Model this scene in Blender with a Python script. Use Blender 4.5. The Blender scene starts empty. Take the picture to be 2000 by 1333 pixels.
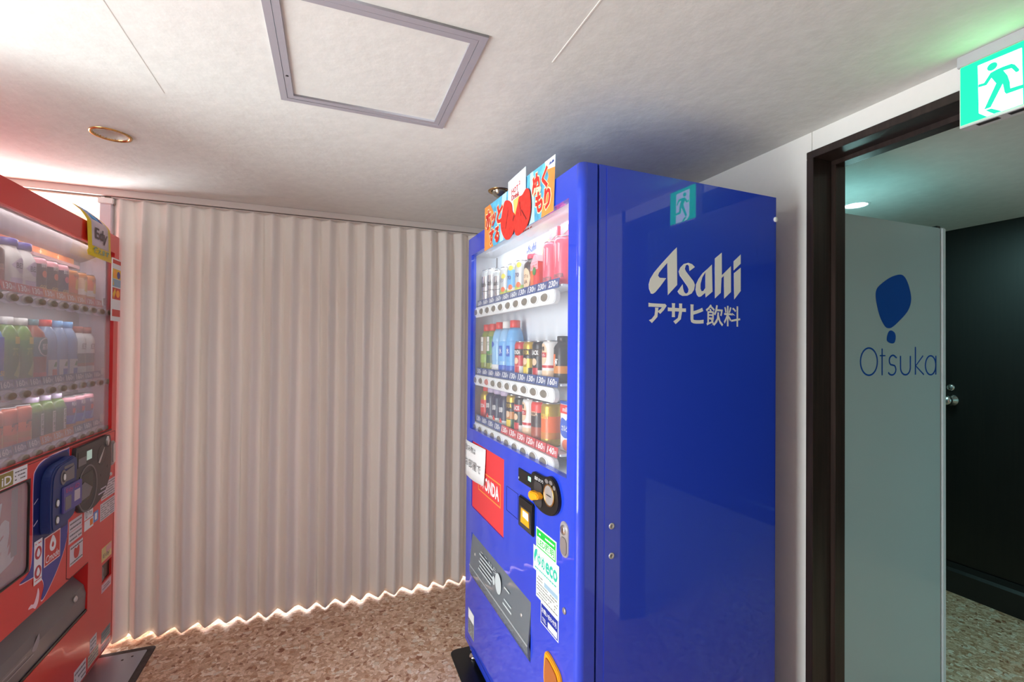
import bpy, bmesh, math, random
from mathutils import Vector, Matrix
R = math.radians
random.seed(7)
SC = bpy.context.scene
COL = SC.collection

# ------------------------------------------------------------------ camera
cam_d = bpy.data.cameras.new('camera')
cam = bpy.data.objects.new('camera', cam_d); COL.objects.link(cam)
cam_d.sensor_width = 36.0
cam_d.lens = 36.0 * 908.12 / 2000.0
cam_d.shift_y = 5.8 / 2000.0
cam_d.clip_start = 0.02
_y, _p, _r = R(21.222), R(0.6227), R(0.518)
F = Vector((math.sin(_y) * math.cos(_p), math.cos(_y) * math.cos(_p), math.sin(_p)))
r0 = Vector((math.cos(_y), -math.sin(_y), 0)); u0 = r0.cross(F)
rr = r0 * math.cos(_r) + u0 * math.sin(_r); uu = -r0 * math.sin(_r) + u0 * math.cos(_r)
cam.matrix_world = Matrix(((rr.x, uu.x, -F.x, 0), (rr.y, uu.y, -F.y, 0), (rr.z, uu.z, -F.z, 1.348), (0, 0, 0, 1)))
SC.camera = cam

# ------------------------------------------------------------------ world, exposure, daylight
SC.view_settings.view_transform = 'Standard'
SC.view_settings.look = 'None'
SC.view_settings.gamma = 1.0
SC.view_settings.use_curve_mapping = False
SC.view_settings.exposure = 0.1
w = bpy.data.worlds.new('daylight'); SC.world = w; w.use_nodes = True
bg = w.node_tree.nodes['Background']
bg.inputs[0].default_value = (0.80, 0.90, 1.0, 1); bg.inputs[1].default_value = 1.3

def area(name, loc, direction, sx, sy, power, col):
    d = bpy.data.lights.new(name, 'AREA'); d.shape = 'RECTANGLE'; d.size = sx; d.size_y = sy
    d.energy = power; d.color = col
    o = bpy.data.objects.new(name, d); COL.objects.link(o); o.location = loc
    o.rotation_euler = Vector(direction).to_track_quat('-Z', 'Y').to_euler()
    return o
area('entrance_daylight', (-1.72, 0.83, 1.05), (1, 0.04, 0.0), 1.0, 1.85, 68, (0.90, 0.97, 1.0))
area('back_window_daylight', (-2.46, 3.42, 1.25), (1, -0.35, 0.0), 0.9, 1.5, 165, (0.94, 0.97, 1.0))
area('curtain_backlight', (0.25, 4.06, 1.1), (0, -1, 0), 2.2, 1.7, 84, (0.96, 0.98, 1.0))  # unseen backlight added so the curtain fabric glows through
area('rear_fill_light', (0.0, -2.5, 1.0), (0, 1, 0.7), 2.4, 1.4, 2.6, (0.98, 0.99, 1.0))  # weak fill added behind the camera to lift the ceiling

# ------------------------------------------------------------------ materials
def lin(c):
    c = c / 255.0
    return c / 12.92 if c <= 0.04045 else ((c + 0.055) / 1.055) ** 2.4
def rgb(c): return (lin(c[0]), lin(c[1]), lin(c[2]), 1)
MATS = {}
def mat(name, c, rough=0.45, metal=0.0, emit=0.0, spec=0.5, coat=0.0, grain=0.0, gscale=40.0, bump=0.0):
    if name in MATS: return MATS[name]
    m = bpy.data.materials.new(name); m.use_nodes = True
    nt = m.node_tree; b = nt.nodes['Principled BSDF']
    b.inputs['Base Color'].default_value = rgb(c)
    b.inputs['Roughness'].default_value = rough
    b.inputs['Metallic'].default_value = metal
    b.inputs['Specular IOR Level'].default_value = spec
    b.inputs['Coat Weight'].default_value = coat
    b.inputs['Coat Roughness'].default_value = 0.025
    if emit:
        b.inputs['Emission Color'].default_value = rgb(c)
        b.inputs['Emission Strength'].default_value = emit
    if grain or bump:
        tc = nt.nodes.new('ShaderNodeTexCoord')
        n = nt.nodes.new('ShaderNodeTexNoise'); n.inputs['Scale'].default_value = gscale; n.inputs['Detail'].default_value = 6
        nt.links.new(tc.outputs['Object'], n.inputs['Vector'])
        if grain:
            mp = nt.nodes.new('ShaderNodeMapRange'); mp.inputs[1].default_value = 0.3; mp.inputs[2].default_value = 0.7
            mp.inputs[3].default_value = 1 - grain; mp.inputs[4].default_value = 1 + grain
            nt.links.new(n.outputs['Fac'], mp.inputs[0])
            mx = nt.nodes.new('ShaderNodeVectorMath'); mx.operation = 'SCALE'
            mx.inputs[0].default_value = rgb(c)[:3]
            nt.links.new(mp.outputs[0], mx.inputs['Scale']); nt.links.new(mx.outputs[0], b.inputs['Base Color'])
        if bump:
            bp = nt.nodes.new('ShaderNodeBump'); bp.inputs['Strength'].default_value = bump; bp.inputs['Distance'].default_value = 0.004
            nt.links.new(n.outputs['Fac'], bp.inputs['Height']); nt.links.new(bp.outputs[0], b.inputs['Normal'])
    MATS[name] = m
    return m

def glass_mat(name, veil, veilcol, tint=(1, 1, 1), refl=1.0):
    m = bpy.data.materials.new(name); m.use_nodes = True; nt = m.node_tree; nt.nodes.clear()
    out = nt.nodes.new('ShaderNodeOutputMaterial')
    tr = nt.nodes.new('ShaderNodeBsdfTransparent'); tr.inputs[0].default_value = (*tint, 1)
    df = nt.nodes.new('ShaderNodeBsdfDiffuse'); df.inputs[0].default_value = rgb(veilcol)
    gl = nt.nodes.new('ShaderNodeBsdfGlossy'); gl.inputs['Roughness'].default_value = 0.03
    lw = nt.nodes.new('ShaderNodeLayerWeight'); lw.inputs[0].default_value = 0.5
    pw = nt.nodes.new('ShaderNodeMath'); pw.operation = 'POWER'; pw.inputs[1].default_value = 5.0
    sc = nt.nodes.new('ShaderNodeMath'); sc.operation = 'MULTIPLY_ADD'; sc.inputs[1].default_value = 0.6 * refl; sc.inputs[2].default_value = 0.035 * refl
    m1 = nt.nodes.new('ShaderNodeMixShader'); m1.inputs[0].default_value = veil
    m2 = nt.nodes.new('ShaderNodeMixShader')
    nt.links.new(tr.outputs[0], m1.inputs[1]); nt.links.new(df.outputs[0], m1.inputs[2])
    nt.links.new(lw.outputs['Facing'], pw.inputs[0]); nt.links.new(pw.outputs[0], sc.inputs[0]); nt.links.new(sc.outputs[0], m2.inputs[0])
    nt.links.new(m1.outputs[0], m2.inputs[1]); nt.links.new(gl.outputs[0], m2.inputs[2])
    nt.links.new(m2.outputs[0], out.inputs[0])
    return m

def floor_mat():
    m = bpy.data.materials.new('terrazzo_vinyl'); m.use_nodes = True; nt = m.node_tree; b = nt.nodes['Principled BSDF']
    tc = nt.nodes.new('ShaderNodeTexCoord')
    wn = nt.nodes.new('ShaderNodeTexNoise'); wn.inputs['Scale'].default_value = 22; wn.inputs['Detail'].default_value = 3
    nt.links.new(tc.outputs['Object'], wn.inputs['Vector'])
    mixv = nt.nodes.new('ShaderNodeVectorMath'); mixv.operation = 'MULTIPLY_ADD'
    mixv.inputs[1].default_value = (0.05, 0.05, 0.05)
    nt.links.new(wn.outputs['Color'], mixv.inputs[0]); nt.links.new(tc.outputs['Object'], mixv.inputs[2])
    def chips(scale, ramp):
        v = nt.nodes.new('ShaderNodeTexVoronoi'); v.inputs['Scale'].default_value = scale
        nt.links.new(mixv.outputs[0], v.inputs['Vector'])
        sp = nt.nodes.new('ShaderNodeSeparateColor'); nt.links.new(v.outputs['Color'], sp.inputs[0])
        r = nt.nodes.new('ShaderNodeValToRGB'); r.color_ramp.interpolation = 'CONSTANT'
        el = r.color_ramp.elements
        while len(el) > 1: el.remove(el[0])
        el[0].position = ramp[0][0]; el[0].color = rgb(ramp[0][1])
        for p, c in ramp[1:]:
            e = el.new(p); e.color = rgb(c)
        nt.links.new(sp.outputs[0], r.inputs[0])
        return v, sp, r
    v1, s1, r1 = chips(72, [(0, (184, 146, 118)), (0.2, (206, 172, 144)), (0.42, (196, 160, 130)), (0.6, (216, 186, 160)), (0.78, (176, 132, 100)), (0.88, (228, 208, 188)), (0.96, (150, 104, 78))])
    v2, s2, r2 = chips(30, [(0, (212, 194, 174)), (0.5, (206, 184, 160)), (0.86, (140, 92, 66))])
    gt = nt.nodes.new('ShaderNodeMath'); gt.operation = 'GREATER_THAN'; gt.inputs[1].default_value = 0.80
    nt.links.new(s2.outputs[1], gt.inputs[0])
    lt = nt.nodes.new('ShaderNodeMath'); lt.operation = 'LESS_THAN'; lt.inputs[1].default_value = 0.40
    nt.links.new(v2.outputs['Distance'], lt.inputs[0])
    an = nt.nodes.new('ShaderNodeMath'); an.operation = 'MULTIPLY'
    nt.links.new(gt.outputs[0], an.inputs[0]); nt.links.new(lt.outputs[0], an.inputs[1])
    mx = nt.nodes.new('ShaderNodeMix'); mx.data_type = 'RGBA'
    nt.links.new(an.outputs[0], mx.inputs[0]); nt.links.new(r1.outputs[0], mx.inputs[6]); nt.links.new(r2.outputs[0], mx.inputs[7])
    n2 = nt.nodes.new('ShaderNodeTexNoise'); n2.inputs['Scale'].default_value = 160; n2.inputs['Detail'].default_value = 4
    nt.links.new(tc.outputs['Object'], n2.inputs['Vector'])
    mp = nt.nodes.new('ShaderNodeMapRange'); mp.inputs[1].default_value = .3; mp.inputs[2].default_value = .7; mp.inputs[3].default_value = .94; mp.inputs[4].default_value = 1.32
    nt.links.new(n2.outputs['Fac'], mp.inputs[0])
    sm = nt.nodes.new('ShaderNodeVectorMath'); sm.operation = 'SCALE'
    nt.links.new(mx.outputs[2], sm.inputs[0]); nt.links.new(mp.outputs[0], sm.inputs['Scale'])
    nt.links.new(sm.outputs[0], b.inputs['Base Color'])
    b.inputs['Roughness'].default_value = 0.42
    return m

def fabric_mat():
    m = bpy.data.materials.new('curtain_fabric'); m.use_nodes = True; nt = m.node_tree; nt.nodes.clear()
    out = nt.nodes.new('ShaderNodeOutputMaterial')
    tc = nt.nodes.new('ShaderNodeTexCoord')
    n = nt.nodes.new('ShaderNodeTexNoise'); n.inputs['Scale'].default_value = 14; n.inputs['Detail'].default_value = 4
    nt.links.new(tc.outputs['Object'], n.inputs['Vector'])
    b = nt.nodes.new('ShaderNodeBump'); b.inputs['Strength'].default_value = 0.25; b.inputs['Distance'].default_value = 0.01
    nt.links.new(n.outputs['Fac'], b.inputs['Height'])
    d = nt.nodes.new('ShaderNodeBsdfPrincipled'); d.inputs['Base Color'].default_value = rgb((230, 229, 226)); d.inputs['Roughness'].default_value = 0.55
    d.inputs['Specular IOR Level'].default_value = 0.3
    t = nt.nodes.new('ShaderNodeBsdfTranslucent'); t.inputs[0].default_value = rgb((226, 219, 213))
    nt.links.new(b.outputs[0], d.inputs['Normal'])
    mx = nt.nodes.new('ShaderNodeMixShader'); mx.inputs[0].default_value = 0.2
    nt.links.new(d.outputs[0], mx.inputs[1]); nt.links.new(t.outputs[0], mx.inputs[2]); nt.links.new(mx.outputs[0], out.inputs[0])
    return m

def wood_mat(name, c1, c2, rough):
    m = bpy.data.materials.new(name); m.use_nodes = True; nt = m.node_tree; b = nt.nodes['Principled BSDF']
    tc = nt.nodes.new('ShaderNodeTexCoord'); mp = nt.nodes.new('ShaderNodeMapping'); mp.inputs['Scale'].default_value = (60, 60, 2.5)
    n = nt.nodes.new('ShaderNodeTexNoise'); n.inputs['Scale'].default_value = 1.5; n.inputs['Detail'].default_value = 8
    r = nt.nodes.new('ShaderNodeValToRGB'); r.color_ramp.elements[0].position = .35; r.color_ramp.elements[1].position = .7
    r.color_ramp.elements[0].color = rgb(c1); r.color_ramp.elements[1].color = rgb(c2)
    nt.links.new(tc.outputs['Object'], mp.inputs['Vector']); nt.links.new(mp.outputs[0], n.inputs['Vector'])
    nt.links.new(n.outputs['Fac'], r.inputs[0]); nt.links.new(r.outputs[0], b.inputs['Base Color'])
    b.inputs['Roughness'].default_value = rough
    return m

M_FLOOR = floor_mat(); M_FABRIC = fabric_mat()
M_CEIL = mat('ceiling_paper', (219, 221, 216), 0.85, grain=0.035, gscale=26, bump=0.35)
M_WALL = mat('wall_paper', (228, 227, 221), 0.8, grain=0.01, gscale=60, bump=0.1)
M_ORANGE = mat('orange_plaster', (224, 162, 104), 0.85, grain=0.03, gscale=8)
M_FRAME = wood_mat('dark_door_frame', (36, 26, 22), (52, 40, 35), 0.32)
M_DARKWOOD = wood_mat('black_brown_panel', (12, 11, 10), (22, 19, 16), 0.4)
M_BLACKBASE = mat('black_rubber_base', (26, 27, 28), 0.35)
M_ALU = mat('grey_aluminium', (168, 166, 174), 0.5, 0.15)
M_CREAMRAIL = mat('cream_rail', (218, 212, 206), 0.5)
M_CHROME = mat('chrome', (215, 215, 215), 0.16, 1.0)
M_BRASS = mat('brass_ring', (205, 165, 105), 0.25, 1.0)
M_SILVER = mat('brushed_silver', (206, 204, 202), 0.36, 0.6)
M_BLUE = mat('blue_enamel', (32, 68, 210), 0.4, spec=0.25, coat=1.0)
M_RED = mat('red_enamel', (220, 42, 40), 0.3, coat=0.25)
M_REDD = mat('dark_red_gap', (86, 10, 14), 0.5)
M_BLACK = mat('black_plastic', (24, 24, 24), 0.3)
M_DGREY = mat('dark_grey_plastic', (62, 60, 60), 0.4)
M_GREY = mat('grey_plastic', (122, 118, 118), 0.45)
M_WHITE = mat('white_plastic', (236, 238, 238), 0.4)
M_PAPER = mat('white_paper', (238, 240, 240), 0.7)
M_BACKW = mat('white_display_panel', (226, 230, 236), 0.5)
M_BACKG = mat('grey_display_panel', (150, 146, 148), 0.6)
M_INK = mat('black_ink', (30, 28, 30), 0.6)
M_OFFW = mat('pale_grey_lettering', (240, 245, 243), 0.45)
M_LOGOBLUE = mat('blue_lettering', (24, 70, 160), 0.4)
M_BTN = mat('grey_button', (128, 118, 102), 0.35)
M_TAGBLUE = mat('blue_price_tag', (52, 78, 140), 0.5)
M_TAGRED = mat('red_price_tag', (205, 62, 66), 0.5)
M_TAGOR = mat('orange_price_tag', (232, 130, 50), 0.5)
M_TAGGREY = mat('slate_price_tag', (84, 96, 140), 0.5)
M_WHITEPRINT = mat('white_print', (245, 246, 246), 0.5)
M_GLASS_B = glass_mat('clear_window', 0.05, (225, 235, 245))
M_GLASS_R = glass_mat('haze_veil_window', 0.33, (214, 206, 208), refl=1.0)  # diffuse veil paints the milky haze of reflections into the pane
M_SMOKE = glass_mat('smoked_flap_plastic', 0.66, (124, 132, 138), refl=1.2)

# ------------------------------------------------------------------ mesh helpers
class MB:
    def __init__(s): s.v = []; s.f = []; s.m = []; s.sm = []
    def add(s, vs, fs, mi=0, smooth=False):
        o = len(s.v); s.v += [tuple(v) for v in vs]
        for f in fs: s.f.append([i + o for i in f]); s.m.append(mi); s.sm.append(smooth)
        return s
    def box(s, a, b, mi=0):
        x0, y0, z0 = a; x1, y1, z1 = b
        vs = [(x0, y0, z0), (x1, y0, z0), (x1, y1, z0), (x0, y1, z0), (x0, y0, z1), (x1, y0, z1), (x1, y1, z1), (x0, y1, z1)]
        return s.add(vs, [(0, 3, 2, 1), (4, 5, 6, 7), (0, 1, 5, 4), (1, 2, 6, 5), (2, 3, 7, 6), (3, 0, 4, 7)], mi)
    def prism(s, pts, y0, y1, mi=0, axis='y'):
        """polygon of (a,b) extruded along an axis; axis y: (x,z); x: (y,z); z: (x,y)"""
        n = len(pts)
        def P(a, b, t): return (a, t, b) if axis == 'y' else ((t, a, b) if axis == 'x' else (a, b, t))
        vs = [P(a, b, y0) for a, b in pts] + [P(a, b, y1) for a, b in pts]
        ar = sum(pts[i][0] * pts[(i + 1) % n][1] - pts[(i + 1) % n][0] * pts[i][1] for i in range(n))
        fl = (ar > 0) == (axis != 'y')
        lo = list(range(n)); hi = list(range(n, 2 * n))
        fs = [lo[::-1] if fl else lo, hi if fl else hi[::-1]]
        for i in range(n):
            j = (i + 1) % n
            q = (i, j, j + n, i + n)
            fs.append(q if fl else q[::-1])
        return s.add(vs, fs, mi)
    def lathe(s, prof, c=(0, 0, 0), seg=20, mi=0, axis='z', smooth=True, mats=None, caps=True):
        n = len(prof); vs = []
        for r, h in prof:
            for k in range(seg):
                t = 2 * math.pi * k / seg; a, b = r * math.cos(t), r * math.sin(t)
                p = (a, b, h) if axis == 'z' else ((a, -h, b) if axis == 'y' else (h, a, b))
                vs.append((p[0] + c[0], p[1] + c[1], p[2] + c[2]))
        for i in range(n - 1):
            fs = [(i * seg + k, i * seg + (k + 1) % seg, (i + 1) * seg + (k + 1) % seg, (i + 1) * seg + k) for k in range(seg)]
            s_add = fs
            o = len(s.v) if i == 0 else o
            if i == 0: s.v += vs
            for f in s_add: s.f.append([q + o for q in f]); s.m.append(mats[i] if mats else mi); s.sm.append(smooth)
        o2 = len(s.v) - len(vs)
        if caps and prof[0][0] > 1e-6: s.f.append([o2 + k for k in range(seg)][::-1]); s.m.append(mats[0] if mats else mi); s.sm.append(False)
        if caps and prof[-1][0] > 1e-6: s.f.append([o2 + (n - 1) * seg + k for k in range(seg)]); s.m.append(mats[-1] if mats else mi); s.sm.append(False)
        return s
    def tube(s, pts, r, seg=8, mi=0):
        pts = [Vector(p) for p in pts]; vs = []
        for i, p in enumerate(pts):
            d = (pts[min(i + 1, len(pts) - 1)] - pts[max(i - 1, 0)]).normalized()
            a = d.orthogonal().normalized() if i == 0 else (a - d * a.dot(d)).normalized()
            b = d.cross(a)
            for k in range(seg):
                t = 2 * math.pi * k / seg; vs.append(p + (a * math.cos(t) + b * math.sin(t)) * r)
        fs = []
        for i in range(len(pts) - 1):
            for k in range(seg): fs.append((i * seg + k, i * seg + (k + 1) % seg, (i + 1) * seg + (k + 1) % seg, (i + 1) * seg + k))
        fs.append(list(range(seg))[::-1]); fs.append([(len(pts) - 1) * seg + k for k in range(seg)])
        return s.add(vs, fs, mi, True)
    def mesh(s, name, mats):
        me = bpy.data.meshes.new(name); me.from_pydata(s.v, [], s.f)
        for m in (mats if isinstance(mats, (list, tuple)) else [mats]): me.materials.append(m)
        me.polygons.foreach_set('material_index', s.m)
        me.polygons.foreach_set('use_smooth', s.sm)
        bm = bmesh.new(); bm.from_mesh(me); bmesh.ops.recalc_face_normals(bm, faces=bm.faces); bm.to_mesh(me); bm.free()
        me.update()
        return me
    def build(s, name, mats, parent=None, bevel=0.0):
        me = s.mesh(name, mats)
        if bevel:
            bm = bmesh.new(); bm.from_mesh(me)
            es = [e for e in bm.edges if len(e.link_faces) == 2 and e.calc_face_angle(0) > 0.6]
            bmesh.ops.bevel(bm, geom=es, offset=bevel, segments=2, affect='EDGES', clamp_overlap=True)
            bm.to_mesh(me); bm.free()
        return link(name, me, parent)

def link(name, me, parent=None, loc=None):
    o = bpy.data.objects.new(name, me); COL.objects.link(o)
    if parent is not None: o.parent = parent
    if loc: o.location = loc
    return o
def tag(o, label=None, cat=None, group=None, kind=None):
    if label: o['label'] = label
    if cat: o['category'] = cat
    if group: o['group'] = group
    if kind: o['kind'] = kind
    return o
def thing(name, label, cat, loc=(0, 0, 0), rz=0.0, group=None):
    o = bpy.data.objects.new(name, None); COL.objects.link(o); o.empty_display_size = 0.05
    o.location = loc; o.rotation_euler = (0, 0, rz)
    return tag(o, label, cat, group)
def struct(name, mb, mats, label=None, bevel=0):
    o = mb.build(name, mats, None, bevel); return tag(o, label, None, None, 'structure')

def rrect(x0, z0, x1, z1, r, n=5):
    pts = []
    for cx, cz, a0 in ((x1 - r, z1 - r, 0), (x0 + r, z1 - r, 90), (x0 + r, z0 + r, 180), (x1 - r, z0 + r, 270)):
        for i in range(n + 1):
            t = R(a0 + 90 * i / n); pts.append((cx + r * math.cos(t), cz + r * math.sin(t)))
    return pts
def ell(cx, cz, rx, rz, n=24): return [(cx + rx * math.cos(2 * math.pi * i / n), cz + rz * math.sin(2 * math.pi * i / n)) for i in range(n)]
def rect(x0, z0, x1, z1): return [(x0, z0), (x1, z0), (x1, z1), (x0, z1)]
def smooth_loop(pts, n=4):
    out = []; k = len(pts)
    for i in range(k):
        p0, p1, p2, p3 = pts[i - 1], pts[i], pts[(i + 1) % k], pts[(i + 2) % k]
        for j in range(n):
            t = j / n
            out.append(tuple(0.5 * (2 * p1[d] + (p2[d] - p0[d]) * t + (2 * p0[d] - 5 * p1[d] + 4 * p2[d] - p3[d]) * t * t + (3 * p1[d] - p0[d] - 3 * p2[d] + p3[d]) * t ** 3) for d in (0, 1)))
    return out

def curve_mesh(loops, thick, plane='y', at=0.0):
    """filled 2-D loops (holes allowed) of a given thickness: plane y -> (x,z) facing -y at y=at; x -> (y,z) facing +x; z -> (x,y)"""
    cu = bpy.data.curves.new('tmp', 'CURVE'); cu.dimensions = '2D'; cu.fill_mode = 'BOTH'; cu.extrude = thick / 2
    for lp in loops:
        sp = cu.splines.new('POLY'); sp.points.add(len(lp) - 1)
        for i, p in enumerate(lp): sp.points[i].co = (p[0], p[1], 0, 1)
        sp.use_cyclic_u = True
    ob = bpy.data.objects.new('tmp', cu)
    me = bpy.data.meshes.new_from_object(ob); bpy.data.objects.remove(ob); bpy.data.curves.remove(cu)
    for v in me.vertices:
        x, y, z = v.co
        v.co = (x, at - z, y) if plane == 'y' else ((at + z, x, y) if plane == 'x' else (x, y, at + z))
    return me
def shape(name, loops, thick, m, parent=None, plane='y', at=0.0):
    me = curve_mesh(loops, thick, plane, at); me.materials.clear(); me.materials.append(m)
    return link(name, me, parent)

_tc = {}
def text_verts(body, bold=0.0, shear=0.0, spacing=1.0):
    k = (body, bold, shear, spacing)
    if k not in _tc:
        cu = bpy.data.curves.new('tmp', 'FONT'); cu.body = body; cu.offset = bold; cu.shear = shear; cu.space_character = spacing; cu.resolution_u = 2
        ob = bpy.data.objects.new('tmp', cu); COL.objects.link(ob)
        bpy.context.view_layer.update()
        me = bpy.data.meshes.new_from_object(ob.evaluated_get(bpy.context.evaluated_depsgraph_get()))
        bpy.data.objects.remove(ob); bpy.data.curves.remove(cu)
        vs = [(v.co.x, v.co.y) for v in me.vertices]; fs = [tuple(p.vertices) for p in me.polygons]
        bpy.data.meshes.remove(me)
        xs = [v[0] for v in vs]; ys = [v[1] for v in vs]
        x0, x1, y0, y1 = min(xs), max(xs), min(ys), max(ys)
        _tc[k] = ([((v[0] - x0) / (x1 - x0), (v[1] - y0) / (y1 - y0)) for v in vs], fs, (x1 - x0) / (y1 - y0))
    return _tc[k]
def text(name, body, box, m, parent=None, plane='y', at=0.0, bold=0.0, shear=0.0, fit=True, spacing=1.0, skew=0.0):
    """flat print filling box (a0,b0,a1,b1) on a plane (y: faces -y, x: faces +x)"""
    vs, fs, ar = text_verts(body, bold, shear, spacing)
    a0, b0, a1, b1 = box
    if not fit:
        h = b1 - b0; wd = h * ar; c = (a0 + a1) / 2
        if wd > a1 - a0: wd = a1 - a0
        a0, a1 = c - wd / 2, c + wd / 2
    P = []
    for u, v in vs:
        a = a0 + u * (a1 - a0); b = b0 + v * (b1 - b0) + skew * u
        P.append((a, at, b) if plane == 'y' else (at, a, b))
    me = bpy.data.meshes.new(name); me.from_pydata(P, [], fs); me.materials.append(m); me.update()
    return link(name, me, parent)
def wrap_text(name, body, r, ac, wid, z0, z1, m, parent, bold=0.0, shear=0.0):
    vs, fs, ar = text_verts(body, bold, shear)
    P = []
    for u, v in vs:
        t = ac + (u - 0.5) * wid / r
        P.append((r * math.sin(t), -r * math.cos(t), z0 + v * (z1 - z0)))
    me = bpy.data.meshes.new(name); me.from_pydata(P, [], fs); me.materials.append(m); me.update()
    return link(name, me, parent)
def wrap_patch(name, r, pts, m, parent, n=1):
    """polygon given as (arc length, z) laid on a cylinder of radius r in strips"""
    xs = sorted(set([p[0] for p in pts])); x0, x1 = xs[0], xs[-1]
    mb = MB(); N = 10; k = len(pts); cols = []
    for i in range(N + 1):
        x = x0 + (x1 - x0) * i / N; x = min(max(x, x0 + 1e-6), x1 - 1e-6); zs = []
        for j in range(k):
            a, b = pts[j], pts[(j + 1) % k]
            if (a[0] - x) * (b[0] - x) < 0: zs.append(a[1] + (b[1] - a[1]) * (x - a[0]) / (b[0] - a[0]))
        if len(zs) >= 2: cols.append((x, min(zs), max(zs)))
    vs = []
    for x, a, b in cols:
        t = x / r; vs += [(r * math.sin(t), -r * math.cos(t), a), (r * math.sin(t), -r * math.cos(t), b)]
    mb.add(vs, [(2 * i, 2 * i + 2, 2 * i + 3, 2 * i + 1) for i in range(len(cols) - 1)], 0, True)
    return mb.build(name, m, parent)

# ================================================================== THE ROOM
H = 2.051; HN = 2.045
XW = 1.425; XW2 = 1.531; XF = 3.30
DL1 = (-0.693, 1.922); DL2 = (0.689, 1.945); DL3 = (2.325, 1.47)
struct('floor', MB().box((-2.6, -2.7, -0.08), (XF + 0.06, 4.6, 0.0)), M_FLOOR)
me = curve_mesh([rect(-2.6, -2.7, XF + 0.06, 4.6), ell(*DL1, .046, .046, 32), ell(*DL2, .04, .04, 32), ell(*DL3, .046, .046, 32),
                 rect(-.128, .998, .308, 1.439)], 0.03, 'z', H + 0.015)
me.materials.clear(); me.materials.append(M_CEIL)
tag(link('ceiling', me), kind='structure')
# thin wallpaper seams on the ceiling
tag(MB().box((-.4425, 0.9, H - .0005), (-.4405, 1.55, H + .002)).build('trim_1', mat('seam_shadow', (196, 193, 186), .8)), kind='structure')
tag(MB().box((.494, .70, H - .0012), (.497, 1.02, H + .002)).build('trim_2', mat('seam_light', (232, 229, 222), .8)), kind='structure')
# right wall, with the door opening (y 0.15 .. 1.02)
YD1, YD0, ZD = 1.043, 0.127, 1.985
wr = MB().box((XW, 1.0355, 0), (XW2, 4.6, H)).box((XW, YD0 - .02, ZD - 0.005), (XW2, 1.0335, H)).box((XW + .003, YD0, ZD), (XW2, 1.04, H))
wr.box((XW, -2.7, 0), (XW2, YD0 + .01, H))
struct('wall_right', wr, M_WALL)
struct('wall_left', MB().box((-1.78, 1.36, 0), (-1.70, 2.56, H)).box((-1.78, -2.7, 0), (-1.70, 0.30, H)).box((-1.78, 0.30, 2.0), (-1.70, 1.36, H)), M_WALL)
struct('wall_back', MB().box((-1.70, -2.72, 0), (XW, -2.64, H)), M_WALL)
struct('wall_orange', MB().box((-2.6, 4.1, 0), (XW, 4.18, H)).box((-1.45, 3.1, 0), (-1.37, 4.1, H)), M_ORANGE)
struct('wall_window', MB().box((-2.66, 2.5, 0), (-2.58, 4.6, 0.3)).box((-2.66, 3.9, .3), (-2.58, 4.6, H)).box((-2.6, 2.5, 0), (-1.78, 2.56, H)), M_ORANGE)
# next room
struct('wall_far', MB().box((XF, -2.7, 0), (XF + .06, 4.6, H)), M_DARKWOOD)
struct('wall_end', MB().box((XW2, 3.0, 0), (XF, 3.06, H)).box((XW2, -2.7, 0), (XF, -2.64, H)), M_WALL)
bb = MB().prism([(XF - .03, 0), (XF, 0), (XF, .165), (XF - .012, .165), (XF - .018, .135), (XF - .03, .12)], -2.64, 3.0, 0, 'y')
struct('baseboard_far', MB().add([(x, y, z) for (x, y, z) in bb.v], bb.f), M_BLACKBASE)
d2 = struct('door_2', MB().box((XF - .008, .72, .17), (XF - .0005, 1.62, 1.98)), M_DARKWOOD, bevel=.002)
kb = MB().lathe([(.0, -.002), (.032, 0), (.032, .006), (.012, .012), (.011, .035), (.024, .042), (.028, .055), (.022, .066), (0, .069)], (0, 0, 0), 20, 0, 'x')
kb.v = [(XF - .008 - x, 1.56 + y, 1.08 + z) for x, y, z in kb.v]; kb.build('door_knob', M_CHROME, d2)['label'] = 'chrome round door knob'
kb = MB().lathe([(0, -.002), (.02, 0), (.02, .006), (.012, .01), (0, .011)], (0, 0, 0), 18, 0, 'x')
kb.v = [(XF - .008 - x, 1.565 + y, 1.152 + z) for x, y, z in kb.v]; kb.build('door_lock', M_CHROME, d2)

# dark door frame in the right wall
t = thing('door_1', None, None, (0, 0, 0)); t['kind'] = 'structure'
fr = MB()
JY, SY = 1.02, 1.005      # jamb face, stop face
fr.box((XW - .014, JY, 0), (XW2 + .01, YD1, ZD - .023)).box((XW - .014, YD0, 0), (XW2 + .01, YD0 + .023, ZD - .023)).box((XW - .014, YD0, ZD - .023), (XW2 + .01, YD1, ZD))
fr.build('frame', M_FRAME, t, .0012)
st = MB().box((1.4926, SY, 0), (XW2 + .008, JY, ZD - .038)).box((1.4926, YD0 + .023, 0), (XW2 + .008, YD0 + .038, ZD - .038)).box((1.4926, YD0 + .023, ZD - .038), (XW2 + .008, JY, ZD - .023))
st.build('door_stop', M_FRAME, t, .0012)

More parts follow.
